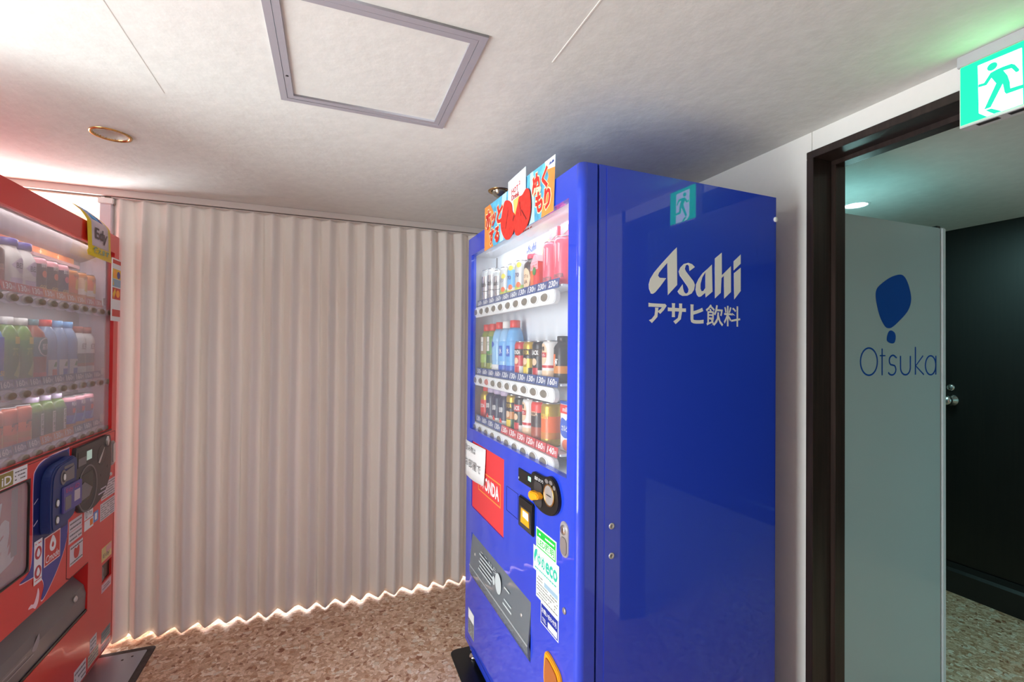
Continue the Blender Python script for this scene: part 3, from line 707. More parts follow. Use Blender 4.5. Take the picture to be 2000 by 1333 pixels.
# ------------------------------------------------------------------ levelling plates on the floor
t = thing('floor_plate', 'black rubber-edged plate on the floor under the blue machine', 'floor plate', (.66, 1.88, 0))
MB().prism(rrect(-.155, -.16, .145, .155, .03), 0, .006, 0, 'z').build('plate', mat('black_plate', (16, 17, 18), .3), t, .0015)
t = thing('floor_plate', 'steel floor plate with dark rim under the red machine corner', 'floor plate', (-.86, 2.28, 0))
MB().prism(rrect(-.155, -.30, .146, .256, .02), 0, .004, 0, 'z').build('rim', mat('dark_rim', (70, 62, 60), .6, grain=.3, gscale=90), t, .001)
MB().prism(rrect(-.14, -.285, .119, .229, .008), .004, .0052, 0, 'z').build('steel_sheet', mat('steel_sheet', (176, 184, 196), .28, .7), t)
for q in ((.045, .18), (.075, .195)):
    MB().lathe([(0, .0062), (.0045, .006), (.0045, .005)], (*q, 0), 10).build('rivet_hole', M_BLACK, t)

# ------------------------------------------------------------------ RED MACHINE
AZR = R(90.7)
RO = (-0.8748, 1.4081, 0)
WR = 1.165
RM = thing('vending_machine', 'red drink vending machine with milky reflecting window facing the blue one', 'vending machine', RO, AZR)
cabinet(WR - .002, .04, 1.828, .07, .70, (.05, .96, 1.12, 1.79, .085), M_RED, RM)
g = curve_mesh([rect(.012, .06, WR - .012, 1.82), rect(.05, .5, WR - .05, 1.79)], .02, 'y', .064); g.materials.clear(); g.materials.append(M_BLACK); link('door_gasket', g, RM)
OUT = (.12, .298, .918, .489)
make_door('door', WR, .042, 1.83, .062, .006, [(.06, .985, 1.114, 1.752, .022), (.06, .634, .512, .925, .025), OUT + (.11,), (1.046, .345, 1.140, .420, .04)], M_RED, RM)
for fx, fy in ((.05, .06), (WR - .045, .06), (.06, .62), (WR - .06, .62)):
    MB().lathe([(.024, .0056), (.026, .012), (.018, .016), (.012, .018), (.012, .024), (.02, .024), (.02, .032), (.010, .033), (.010, .07)], (fx, fy, 0), 16).build('levelling_foot', M_CHROME, RM)
# grooves of the lower door
gv = curve_mesh([rect(.02, .05, 1.150, .972), rect(.022, .052, 1.148, .970)], .001, 'y', 0); gv.materials.clear(); gv.materials.append(M_REDD); link('door_groove', gv, RM)
gv = MB().box((.7475, -.0006, .505), (.7505, .001, .70)).prism([(.7475, .505), (.771, .4915), (.917, .4915), (.917, .4885), (.770, .4885), (.7475, .500)], -.0006, .001).build('panel_groove', M_REDD, RM)
MB().box((.06, -.0008, .9785), (1.114, .002, .9855)).build('window_lower_trim', M_REDD, RM)
# window and display
M_LAV = mat('lavender_white', (214, 206, 222), .5)
MB().box((.045, .118, .97), (1.13, .124, 1.775)).build('display_back', M_BACKG, RM)
MB().box((1.114, .03, .98), (1.122, .119, 1.76)).box((.05, .03, .98), (.0595, .119, 1.76)).build('display_side', M_LAV, RM)
MB().box((.06, .03, .974), (1.114, .119, .984)).build('display_floor', M_LAV, RM)
MB().prism([(.03, 1.752), (.119, 1.752), (.119, 1.70), (.09, 1.712)], .06, 1.114, 0, 'x').build('display_top', M_BACKG, RM)
mo = bpy.data.materials.new('autumn_print'); mo.use_nodes = True; nt = mo.node_tree; b_ = nt.nodes['Principled BSDF']; b_.inputs['Roughness'].default_value = .6
tc = nt.nodes.new('ShaderNodeTexCoord'); n_ = nt.nodes.new('ShaderNodeTexNoise'); n_.inputs['Scale'].default_value = 9; n_.inputs['Detail'].default_value = 3
rp_ = nt.nodes.new('ShaderNodeValToRGB'); rp_.color_ramp.elements[0].color = rgb((214, 84, 40)); rp_.color_ramp.elements[0].position = .36
rp_.color_ramp.elements[1].color = rgb((250, 190, 90)); rp_.color_ramp.elements[1].position = .68
e_ = rp_.color_ramp.elements.new(.5); e_.color = rgb((240, 130, 60))
nt.links.new(tc.outputs['Object'], n_.inputs['Vector']); nt.links.new(n_.outputs['Fac'], rp_.inputs[0]); nt.links.new(rp_.outputs[0], b_.inputs['Base Color'])
ap = MB().box((.07, .112, 1.53), (1.045, .1178, 1.735)).build('autumn_backdrop', mo, RM)
def star(cx, cz, r):
    return [(cx + (r if i % 2 == 0 else r * .3) * math.cos(i * math.pi / 4), cz + (r if i % 2 == 0 else r * .3) * math.sin(i * math.pi / 4)) for i in range(8)]
sm_ = MB()
for q in ((.53, 1.715, .016), (.62, 1.705, .014), (.70, 1.70, .012), (.80, 1.69, .014), (.92, 1.69, .011), (.45, 1.70, .013)): sm_.prism(star(*q), .1110, .1119)
sm_.build('printed_stars', mat('cream_print', (252, 226, 180)), ap)
lv = MB()
rnd = random.Random(11)
for i in range(8):
    x = .42 + i * .075; lv.prism(smooth_loop([(x, 1.716), (x + .012, 1.728), (x + .03, 1.724), (x + .022, 1.714), (x + .012, 1.709)], 3), .1112, .1119)
lv.build('printed_leaves', mat('maple_print', (190, 60, 34)), ap)
ld = bpy.data.lights.new('red_display_fill', 'AREA'); ld.shape = 'RECTANGLE'; ld.size = .9; ld.size_y = .03; ld.energy = 2.0; ld.color = (1, .95, .95)  # fill light added to brighten the red display, no fixture modelled
lo = bpy.data.objects.new('red_display_fill', ld); COL.objects.link(lo); lo.parent = RM; lo.location = (.58, .028, 1.7465); lo.rotation_euler = (R(24), 0, 0)
for zl in (1.466, 1.170):
    ld = bpy.data.lights.new('red_shelf_fill', 'AREA'); ld.shape = 'RECTANGLE'; ld.size = .9; ld.size_y = .02; ld.energy = .5; ld.color = (1, .96, .97)  # extra fill added below the shelves to lift the lower rows
    lo = bpy.data.objects.new('red_shelf_fill', ld); COL.objects.link(lo); lo.parent = RM; lo.location = (.58, .034, zl); lo.rotation_euler = (R(30), 0, 0)
MB().box((.0605, .012, .9855), (1.1135, .0145, 1.7515)).build('window_pane', M_GLASS_R, RM)
# shelf rails with wavy white edge
PR = [(.292 + .0747 * i) for i in range(12)]
rbtn = MB().lathe([(0, .010), (.018, .009), (.021, .006), (.022, 0)], (0, 0, 0), 20, 0, 'y').mesh('select_button', M_BTN)
def shelf_red(z, tags, blank):
    up, lo = [], []
    x = .21
    while x < 1.105:
        k = (x - PR[0]) / .0747; wv = .5 + .5 * math.cos(2 * math.pi * k)
        up.append((x, z + .007 + .011 * wv)); lo.append((x, z - .009 - .009 * wv)); x += .0747 / 10
    pts = lo + up[::-1]
    rail = MB().prism(pts, .0205, .034).build('button_rail', M_LAV, RM)
    for x in PR: link('select_button', rbtn, rail, (x, .0205, z)).scale = (1.14, 1, .58)
    MB().box((.06, .0345, z + .024), (1.112, .117, z + .030)).build('shelf_plate', M_BACKG, RM)
    for i, tg in enumerate(tags):
        if tg: price_tag(RM, 'price_tag', PR[i], z + .0195, .068, .029, tg[0], tg[1], M_WHITEPRINT, .024)
    MB().box((PR[11] - .022, .030, z + .031), (PR[11] + .002, .032, z + .062)).build('blank_tag', M_PAPER, RM)
TS, TO, TR = ('160', M_TAGGREY), ('130', M_TAGOR), ('130', M_TAGRED)
shelf_red(1.490, [TR, TR, TR, TR, TR, TO, TO, TO, TO, TR, TR, None], 1)
shelf_red(1.192, [TS] * 11 + [None], 1)
shelf_red(.9895, [TS, TS, TS, TS, TS, TO, TO, TO, TS, TS, TS, None], 1)
MB().box((.64, .06, 1.652), (.96, .109, 1.664)).build('pink_display_ledge', mat('pink_ledge', (222, 176, 178), .5), RM)

# advert recess with script lettering behind clear plastic
cp_ = MB().box((.061, .018, .635), (.5115, .0245, .924)).build('advert_panel', mat('advert_red', (196, 34, 38), .45), RM)
text('script_lettering', 'la', (.345, .690, .452, .880), M_WHITEPRINT, cp_, 'y', .0174, bold=.045, shear=.38)
text('script_lettering', 'Co', (.150, .690, .335, .860), M_WHITEPRINT, cp_, 'y', .0174, bold=.045, shear=.38)
shape('white_ribbon', [smooth_loop([(.10, .655), (.22, .652), (.34, .668), (.42, .700), (.468, .722), (.47, .690), (.40, .672), (.33, .648), (.22, .634), (.10, .640)], 4)], .0004, M_WHITEPRINT, cp_, 'y', .0174)
MB().box((.458, .0168, .70), (.488, .0176, .905)).build('grey_edge_strip', M_GREY, cp_)
MB().prism(rrect(.061, .635, .511, .924, .018), .004, .006).build('advert_cover', M_GLASS_R, RM)
fr2 = curve_mesh([rect(.0595, .633, .5125, .926), rrect(.064, .638, .508, .921, .02)], .005, 'y', .0005); fr2.materials.clear(); fr2.materials.append(M_BLACK); link('advert_frame', fr2, RM)
# small stickers and the contactless payment area
M_GOLDP = mat('dull_gold_print', (150, 138, 70), .5)
s = sticker('payment_sticker', rect(.345, .930, .491, .976), M_PAPER, RM, -.002); sticker('gold_field', rect(.347, .932, .420, .974), M_GOLDP, s, -.0028, .0003)
text('lettering', 'iD', (.366, .938, .412, .964), M_WHITEPRINT, s, 'y', -.0034, bold=.02); rows_of_print(s, .428, .936, .486, .970, 3, M_GREY, -.0031, 12)
M_NAVY = mat('navy_decal', (22, 34, 96), .35); M_PURP = mat('violet_decal', (64, 66, 150), .4)
dec = smooth_loop([(.531, .90), (.545, .945), (.60, .967), (.73, .972), (.752, .955), (.752, .80), (.748, .66), (.70, .58), (.62, .515), (.588, .507), (.602, .545), (.590, .575), (.555, .600), (.469, .614), (.520, .632), (.533, .70)], 5)
o_ = MB().prism([((x - .62) * 1.018 + .62, (z - .76) * 1.018 + .76) for x, z in dec], -.0004, .0004).build('decal_outline', mat('pink_white_print', (250, 216, 222)), RM)
de = MB().prism(dec, -.001, -.0004).build('blue_decal', M_PURP, RM)
MB().prism([(.533, .70), (.531, .90), (.545, .945), (.60, .965), (.73, .969), (.748, .955), (.748, .70)], -.0014, -.001).build('dark_upper_area', M_NAVY, de)
for za in (.835, .765): MB().prism([(.534, za), (.556, za + .012), (.556, za + .015), (.534, za + .003)], -.0018, -.0014).build('fine_line', M_LAV, de)
s = sticker('card_strip', rect(.540, .573, .585, .713), M_PAPER, RM, -.0014)
ic = MB()
for zc in (.672, .610): ic.prism(ell(.562, zc, .019, .021, 24), -.0026, -.0022)
ic.build('red_ring_symbols', mat('ring_red', (190, 60, 66)), s)
ic = MB()
for zc in (.672, .610): ic.prism(smooth_loop([(.562, zc + .015), (.572, zc - .004), (.562, zc - .013), (.553, zc - .004)], 3), -.003, -.0026)
ic.build('white_drop_symbols', M_PAPER, s); rows_of_print(s, .545, .580, .582, .590, 1, M_RED, -.0025, 31); rows_of_print(s, .545, .698, .582, .709, 1, M_RED, -.0025, 32)
s = sticker('mode_sticker', rect(.598, .606, .698, .704), mat('pale_pink_print', (244, 214, 206)), RM, -.0014); sticker('red_field', rect(.602, .610, .694, .700), mat('sticker_red', (206, 62, 54)), s, -.0022, .0003)
MB().prism(smooth_loop([(.648, .698), (.668, .672), (.664, .650), (.648, .644), (.633, .652), (.630, .672)], 4), -.0029, -.0025).build('white_drop', M_PAPER, s)
MB().prism(smooth_loop([(.648, .676), (.655, .664), (.648, .657), (.641, .664)], 4), -.0033, -.0029).build('red_drop', mat('sticker_red', (206, 62, 54)), s)
text('lettering', 'Cmode', (.606, .615, .690, .640), M_PAPER, s, 'y', -.0027, bold=.01, shear=.2)
hs = MB().prism(smooth_loop([(.515, .512), (.53, .52), (.545, .515), (.56, .535), (.568, .555), (.575, .535), (.57, .51), (.555, .495), (.54, .505)], 3), -.0012, -.0006).build('white_hand_symbol', mat('pink_white_print', (250, 216, 222)), RM)
# grey coin panel
ge = smooth_loop([(.772, .905), (.773, .962), (.80, .966), (.95, .968), (1.055, .969), (1.074, .955), (1.082, .90), (1.082, .83), (1.060, .772), (1.005, .723), (.930, .702), (.852, .706), (.800, .732), (.774, .80)], 4)
gp = MB().prism(ge, -.012, .002).build('coin_panel', M_DGREY, RM, .003)
MB().prism(rect(.787, .888, .927, .947), -.0128, -.0118).build('credit_display', M_BLACK, gp)
MB().prism(rect(.856, .904, .897, .939), -.0136, -.0128).build('lit_segment', mat('pale_green_segment', (190, 220, 205), .4, emit=.25), gp)
MB().prism(rect(.790, .893, .852, .922), -.0134, -.0127).build('grey_screen', M_GREY, gp)
MB().prism(ell(.987, .897, .036, .041, 28), -.0126, -.0116).build('coin_dial', mat('gloss_black', (12, 12, 12), .2), gp)
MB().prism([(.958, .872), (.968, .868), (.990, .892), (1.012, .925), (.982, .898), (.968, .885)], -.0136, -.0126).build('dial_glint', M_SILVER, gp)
MB().prism(ell(1.054, .945, .017, .022, 22), -.0126, -.0116).build('return_lever', mat('gloss_black', (12, 12, 12), .2), gp)
MB().prism([(1.024, .950), (1.036, .966), (1.045, .945), (1.035, .925), (1.028, .935)], -.018, -.012).build('lever_tip', M_SILVER, gp)
rg = curve_mesh([ell(.868, .795, .080, .090, 36), ell(.868, .795, .074, .084, 36)], .004, 'y', -.012); rg.materials.clear(); rg.materials.append(M_GREY); link('oval_rim', rg, gp)
MB().prism([(.800, .852), (.905, .858), (.915, .842), (.915, .770), (.890, .748), (.810, .75)], -.0128, -.0118).build('note_slot', mat('gloss_black', (12, 12, 12), .2), gp)
MB().prism([(.800, .812), (.84, .826), (.905, .790), (.88, .762), (.80, .758)], -.0145, -.0128).build('note_tongue', M_GREY, gp, .001)
for q in ((.985, .815), (1.045, .838)): MB().prism(ell(*q, .005, .006, 12), -.0126, -.0118).build('small_hole', M_BLACK, gp)
MB().box((.985, -.0124, .754), (1.035, -.0119, .759)).box((.965, -.0124, .738), (1.03, -.0119, .743)).build('small_print', M_LAV, gp)
# blue contactless reader box
rb = smooth_loop([(.567, .748), (.567, .880), (.580, .920), (.612, .940), (.665, .945), (.7335, .946), (.7335, .86), (.7335, .775), (.722, .742), (.690, .730), (.64, .724), (.585, .722)], 3)
M_RDR = mat('reader_blue', (30, 52, 112), .4)
bx = MB().prism(rb, -.0275, .0, 0).build('card_reader', M_RDR, RM, .003)
fm = [((x - .65) * .93 + .656, (z - .83) * .95 + .83) for x, z in rb]
MB().prism(fm, -.0295, -.0274).build('reader_face', mat('reader_face_blue', (20, 46, 108), .35), bx, .001)
MB().prism([(.632, .875), (.640, .908), (.716, .920), (.716, .872)], -.0310, -.0294).build('reader_screen', M_GREY, bx, .001)
MB().prism(rrect(.648, .918, .712, .928, .004), -.0304, -.0294).build('light_bar', M_GREY, bx)
MB().prism(ell(.641, .893, .018, .026, 20), -.0320, -.0294).build('lamp_bezel', M_GREY, bx, .001)
MB().prism(ell(.641, .893, .011, .017, 20), -.0328, -.0318).build('lamp_well', M_BLACK, bx); MB().prism(ell(.643, .893, .006, .011, 16), -.0345, -.0326).build('lamp', M_WHITE, bx)
for zc in (.815, .758):
    MB().prism(ell(.606, zc, .012, .016, 20), -.0304, -.0294).build('button_well', M_BLACK, bx); MB().prism(ell(.607, zc, .007, .011, 16), -.0325, -.0303).build('round_lamp', M_WHITE, bx)
pp = MB().prism(rrect(.634, .768, .764, .858, .006), -.0350, -.0294).build('touch_pad', mat('violet_pad', (92, 84, 150), .45), bx, .001)
MB().prism(rect(.645, .776, .685, .822), -.0357, -.0349).build('grey_field', M_GREY, bx); MB().prism(rect(.708, .790, .748, .828), -.0357, -.0349).build('pale_field', mat('pale_field', (196, 186, 190)), bx)
text('lettering', 'Edy iD', (.648, .832, .740, .850), mat('pad_red', (190, 70, 110)), bx, 'y', -.0360)
# lock bar, instruction labels
lb = MB().prism(rrect(1.093, .826, 1.142, .932, .02), -.006, .001).build('lock_plate', mat('satin_steel', (150, 142, 140)), RM, .002)
MB().prism(rrect(1.108, .835, 1.136, .925, .013), -.010, -.006).build('lock_handle', M_SILVER, lb, .002)
MB().lathe([(0, .006), (.005, .006), (.008, .003), (.009, 0)], (1.108, 0, .790), 14, 0, 'y').build('key_socket', M_CHROME, RM)
for k, (a, b, c, d, n) in enumerate(((1.024, .697, 1.158, .768, 6), (1.017, .612, 1.160, .685, 7), (.762, .660, .859, .700, 2), (.761, .618, .860, .658, 2))):
    s = sticker('instruction_label', rect(a, b, c, d), mat('grey_white_paper', (222, 214, 216), .7), RM); rows_of_print(s, a + .006, b + .003, c - .005, d - .003, n, M_GREY, -.0011, 40 + k)
s = sticker('card_logo_label', rect(.878, .664, .950, .700), M_PAPER, RM); text('lettering', 'ID', (.886, .670, .905, .695), M_GREY, s, 'y', -.0013); text('lettering', 'Pay', (.913, .672, .942, .692), M_GREY, s, 'y', -.0013)
s = sticker('card_logo_label', rect(.880, .622, .955, .660), M_PAPER, RM); sticker('orange_patch', rect(.925, .630, .95, .655), M_TAGOR, s, -.0008, .0003)
s = sticker('card_logo_label', rect(.956, .630, .998, .672), mat('sky_blue_label', (110, 150, 210)), RM); sticker('white_mark', rect(.968, .638, .986, .664), M_PAPER, s, -.0008, .0003)
s = sticker('round_mark_sticker', rect(.772, .533, .869, .606), mat('grey_white_paper', (222, 214, 216)), RM)
MB().prism(smooth_loop([(.800, .572), (.806, .590), (.822, .584), (.838, .592), (.842, .572), (.834, .552), (.820, .548), (.806, .554)], 4), -.0014, -.001).build('red_mark', mat('sticker_red', (206, 62, 54)), s)
rows_of_print(s, .776, .536, .866, .548, 1, M_DGREY, -.0011, 51); rows_of_print(s, .776, .590, .866, .603, 1, M_DGREY, -.0011, 52)
s = sticker('promotion_sticker', rect(1.038, .434, 1.134, .492), mat('yellow_paper', (228, 208, 140)), RM); sticker('pink_patch', rect(1.08, .462, 1.132, .488), mat('pink_patch', (230, 170, 170)), s, -.0008, .0003); text('lettering', 'Edy', (1.05, .443, 1.115, .464), M_GREY, s, 'y', -.0014)
s = sticker('coin_return_label', rect(1.043, .303, 1.135, .338), mat('pale_pink_paper', (226, 190, 198)), RM); rows_of_print(s, 1.05, .312, 1.125, .330, 2, M_GREY, -.0011, 53)
MB().box((1.0465, .008, .3455), (1.1395, .039, .4195)).build('coin_return_cup', M_BLACK, RM)
MB().prism(smooth_loop([(1.05, .41), (1.075, .395), (1.068, .372), (1.082, .355), (1.05, .349)], 3), .004, .0085).build('return_flap', M_GREY, RM)
for k, (a, b, c, d, m) in enumerate(((1.050, .088, 1.136, .134, mat('teal_paper', (130, 160, 162))), (.946, .112, 1.004, .166, mat('grey_white_paper', (222, 214, 216))), (.93, .062, 1.021, .108, mat('cream_paper', (196, 186, 166))), (.82, .052, .914, .118, mat('grey_white_paper', (222, 214, 216))), (1.05, .056, 1.138, .078, mat('pale_pink_paper', (226, 190, 198))))):
    s = sticker('service_label', rect(a, b, c, d), m, RM); rows_of_print(s, a + .005, b + .004, c - .004, d - .004, 3, M_GREY, -.0011, 60 + k)
# delivery flap
x0, z0, x1, z1 = OUT
MB().box((x0 + .002, .095, z0 + .001), (x1 - .001, .109, z1 - .001)).build('outlet_liner', M_BLACK, RM)
fl = MB().prism([(.085, z1 - .005), (.080, z1 - .006), (.012, .405), (.004, .372), (.006, z0 + .010), (.014, z0 + .004), (.012, .372), (.020, .403)], x0 + .002, x1 - .003, 0, 'x').build('delivery_flap', mat('grey_flap_plastic', (118, 112, 110), .32), RM)
MB().lathe([(.006, 0), (.010, .002), (.0125, .006), (.008, .010), (0, .011)], (.832, .010, .388), 18, 0, 'y').build('flap_rivet', M_SILVER, fl)
MB().box((x0 + .002, .001, z0 + .0005), (x1 - .002, .012, z0 + .010)).build('flap_lip', M_BLACK, fl)
fp = MB().box((.40, .0035, .360), (.52, .0042, .366)).box((.40, .0035, .345), (.56, .0042, .350)).prism(smooth_loop([(.55, .362), (.575, .385), (.590, .398), (.592, .372), (.575, .352)], 3), .0036, .0042)
fp.build('flap_print', mat('faint_flap_print', (156, 150, 150)), fl)
# folded promotion strip at the window edge
s = MB().box((1.082, -.004, 1.455), (1.172, .0, 1.728)).build('promotion_strip', M_PAPER, RM)
for a, b, m in ((1.705, 1.722, 'sticker_red'), (1.64, 1.682, 'yellow_print'), (1.605, 1.638, 'pale_blue_print'), (1.55, 1.60, 'sticker_red'), (1.475, 1.505, 'sticker_red')):
    mm = {'sticker_red': (206, 62, 54), 'yellow_print': (236, 196, 60), 'pale_blue_print': (150, 180, 200)}[m]
    MB().box((1.086, -.0046, a), (1.168, -.004, b)).build('coloured_band', mat(m, mm), s)
MB().prism(ell(1.108, 1.66, .014, .018), -.0052, -.0046).prism(ell(1.14, 1.575, .018, .016), -.0052, -.0046).build('printed_spot', M_ORA, s)
MB().prism(ell(1.145, 1.658, .016, .016), -.0052, -.0046).build('printed_spot', M_PURP, s)
MB().prism([(1.088, 1.61), (1.094, 1.634), (1.098, 1.61)], -.005, -.0046).prism([(1.086, 1.572), (1.11, 1.598), (1.118, 1.58), (1.098, 1.552)], -.0052, -.0046).build('printed_arrow', mat('yellow_print', (236, 196, 60)), s)

# hanging card draped over the top edge of the red machine
t = thing('hanging_card', 'yellow curled card reading Edy draped over the red machine top', 'card', RO, AZR)
prof = [(.056, 1.898), (.044, 1.892), (.030, 1.880), (.014, 1.866), (.001, 1.847), (-.007, 1.832), (-.009, 1.79), (-.011, 1.74), (-.013, 1.712), (-.015, 1.696)]
def drape(x0f, x1f, i0, i1, off, m, name, n=3):
    vs = []; fs = []; pr = prof[i0:i1 + 1]
    fine = []
    for i in range(len(pr) - 1):
        for j in range(n): fine.append(((pr[i][0] + (pr[i + 1][0] - pr[i][0]) * j / n), (pr[i][1] + (pr[i + 1][1] - pr[i][1]) * j / n)))
    fine.append(pr[-1])
    for k, (y, z) in enumerate(fine):
        f = k / (len(fine) - 1)
        y_, z_ = y - off * .8, z + (off * .5 if z > 1.83 else 0)
        vs += [(x0f(z), y_, z_), (x1f(z), y_, z_), (x1f(z), y_ + .0008, z_ - .0004), (x0f(z), y_ + .0008, z_ - .0004)]
    for k in range(len(fine) - 1):
        a = 4 * k; b = a + 4
        fs += [(a, a + 1, b + 1, b), (a + 2, a + 3, b + 3, b + 2), (a + 1, a + 2, b + 2, b + 1), (a + 3, a, b, b + 3)]
    fs += [(0, 3, 2, 1), (len(vs) - 4, len(vs) - 3, len(vs) - 2, len(vs) - 1)]
    return MB().add(vs, fs, 0, True).build(name, m, t)
M_YEL = mat('yellow_card', (238, 206, 44), .45)
rt = lambda z: 1.042 - max(0, z - 1.845) * 1.2
drape(lambda z: .838 - (.010 if z < 1.72 else 0) + max(0, z - 1.85) * .1, rt, 0, 9, 0, M_YEL, 'card_sheet')
drape(lambda z: .872, lambda z: rt(z) - .022, 1, 7, .0008, mat('pale_lilac_print', (212, 196, 206)), 'pale_field')
drape(lambda z: .892 + max(0, z - 1.82) * .1, lambda z: .972 - max(0, z - 1.85) * .3, 1, 4, .0014, mat('sky_print', (70, 160, 222)), 'blue_swoosh')
drape(lambda z: .965 - max(0, z - 1.85) * .3, lambda z: .995 - max(0, z - 1.84) * .5, 1, 4, .0016, mat('violet_print', (84, 62, 140)), 'violet_swoosh')
text('lettering', 'Edy', (.890, 1.757, 1.000, 1.814), mat('brown_ink', (78, 60, 66)), t, 'y', -.0138, bold=.025)
text('lettering', '使えます', (.872, 1.711, 1.010, 1.736), mat('teal_ink', (70, 140, 150)), t, 'y', -.0165, bold=.02)

# ------------------------------------------------------------------ WHITE MACHINE beyond the doorway
WO = thing('vending_machine', 'white vending machine beyond the doorway with blue balloon symbol on its side', 'vending machine', (0, 0, 0))
S = R(-1.2)
def op(x, y, z): # local: x along the side (world +x), y depth behind the side
    return (1.55 + (x) * math.cos(S) - y * math.sin(S), 1.0826 + x * math.sin(S) + y * math.cos(S), z)
WO.location = (1.55, 1.0826, 0); WO.rotation_euler = (0, 0, S)
M_OW = mat('glossy_white_enamel', (190, 206, 208), .12, spec=.5)
MB().box((.02, .0, .05), (.632, .98, 1.83)).build('cabinet', M_OW, WO, .003)
MB().box((.632, .008, .07), (.640, .97, 1.82)).build('door_gasket', M_GREY, WO)
MB().box((.640, -.002, .06), (.664, .984, 1.832)).build('door', mat('door_white', (232, 236, 240), .35), WO, .004)
MB().box((.618, .004, 1.83), (.640, .03, 1.838)).build('top_latch', M_BLACK, WO, .001)
for q in ((.06, .06), (.58, .06), (.06, .9), (.58, .9)): MB().lathe([(.024, 0), (.024, .008), (.011, .01), (.011, .06)], (*q, 0), 12).build('levelling_foot', M_CHROME, WO)
def OX(pts): return [(x - 1.55, z) for x, z in pts]
M_OB = mat('logo_blue', (22, 84, 178), .35)
shape('balloon_symbol', [smooth_loop(OX([(1.9392, 1.6342), (1.9678, 1.6279), (1.9899, 1.6010), (2.0054, 1.5579), (2.0015, 1.5263), (1.9822, 1.4973), (1.9440, 1.4680), (1.9063, 1.4435), (1.8831, 1.4355), (1.8600, 1.4423), (1.8327, 1.4768), (1.8146, 1.5246), (1.8100, 1.5546), (1.8172, 1.5762), (1.8417, 1.5957), (1.8876, 1.6199)]), 4)], .0006, M_OB, WO, 'y', -.0006)
shape('balloon_symbol', [smooth_loop(OX([(1.8951, 1.4278), (1.9138, 1.4190), (1.9185, 1.4024), (1.9110, 1.3838), (1.8924, 1.3811), (1.8720, 1.3894), (1.8711, 1.4047), (1.8803, 1.4232)]), 4)], .0006, M_OB, WO, 'y', -.0006)
def stroke(pts, wd, closed=False):
    L, Q = [], []; n = len(pts)
    for i, p in enumerate(pts):
        a = pts[i - 1] if (i > 0 or closed) else p; b = pts[(i + 1) % n] if (i < n - 1 or closed) else p
        dx, dz = b[0] - a[0], b[1] - a[1]; l = math.hypot(dx, dz) or 1
        L.append((p[0] - dz / l * wd / 2, p[1] + dx / l * wd / 2)); Q.append((p[0] + dz / l * wd / 2, p[1] - dx / l * wd / 2))
    return [L, Q] if closed else [L + Q[::-1]]
def arcp(cx, cz, rx, rz, a0, a1, n=16): return [(cx + rx * math.cos(R(a0 + (a1 - a0) * i / n)), cz + rz * math.sin(R(a0 + (a1 - a0) * i / n))) for i in range(n + 1)]
SW = .0058
def letter(loops): shape('lettering', [OX(l) for l in loops], .0006, M_OB, WO, 'y', -.0006)
letter(stroke(ell(1.775, 1.3147, .0442, .0482, 40), SW, True))
letter(stroke([(1.8446, 1.3617), (1.8446, 1.2655)], SW)); letter(stroke([(1.8328, 1.3362), (1.8619, 1.3362)], SW * .8))
letter(stroke([(1.9251, 1.3290)] + arcp(1.9035, 1.3185, .0200, .0190, 40, 230, 12) + arcp(1.8975, 1.2855, .0225, .0195, 50, -150, 12), SW))
letter(stroke([(1.9458, 1.3359), (1.9458, 1.293)] + arcp(1.9737, 1.2930, .0279, .0270, 180, 360, 14) + [(2.0015, 1.3360)], SW))
letter(stroke([(2.0307, 1.3697), (2.0307, 1.2657)], SW)); letter(stroke([(2.0753, 1.3364), (2.0325, 1.2990), (2.0802, 1.2655)], SW * .9))
letter(stroke(ell(2.1206, 1.3006, .0310, .0360, 32), SW, True)); letter(stroke([(2.1520, 1.3367), (2.1520, 1.2650)], SW))
for px_, pl_ in ((2.32, 1.47),):
    ld = bpy.data.lights.new('doorway_downlight', 'AREA'); ld.shape = 'DISK'; ld.size = .08; ld.energy = 6.5; ld.color = (.5, 1, .97)
    lo = bpy.data.objects.new('doorway_downlight', ld); COL.objects.link(lo); lo.location = (DL3[0], DL3[1], H - .006); lo.rotation_euler = (0, 0, 0)

# ================================================================== DRINKS on the shelves
M_LID = mat('can_lid', (196, 198, 200), .25, .9)
def drink(name, label, cat, org, rz, x, y, z, group, turn=0.0):
    p = toworld(org, rz, x, y, z)
    return thing(name, label, cat, p, rz + turn, group)
def can_parts(t, r, h, bands, seg=22):
    """bands: list of (z fraction, material) from the bottom up; printed bands share the body mesh"""
    ms = []; prof = [(0, .001), (r * .82, 0), (r * .93, .004), (r, .010)]; mi = [0, 0, 0]
    for k, (f, m) in enumerate(bands):
        if m not in ms: ms.append(m)
        prof.append((r, .010 + (h - .024) * f)); mi.append(ms.index(m))
    prof.append((r * .88, h - .004)); mi.append(ms.index(bands[-1][1]))
    MB().lathe(prof, (0, 0, 0), seg, 0, 'z', True, mi).build('can_body', ms, t)
    MB().lathe([(r * .88, h - .004), (r * .90, h - .001), (r * .86, h), (r * .82, h - .004), (0, h - .004)], (0, 0, 0), seg).build('lid', M_LID, t)
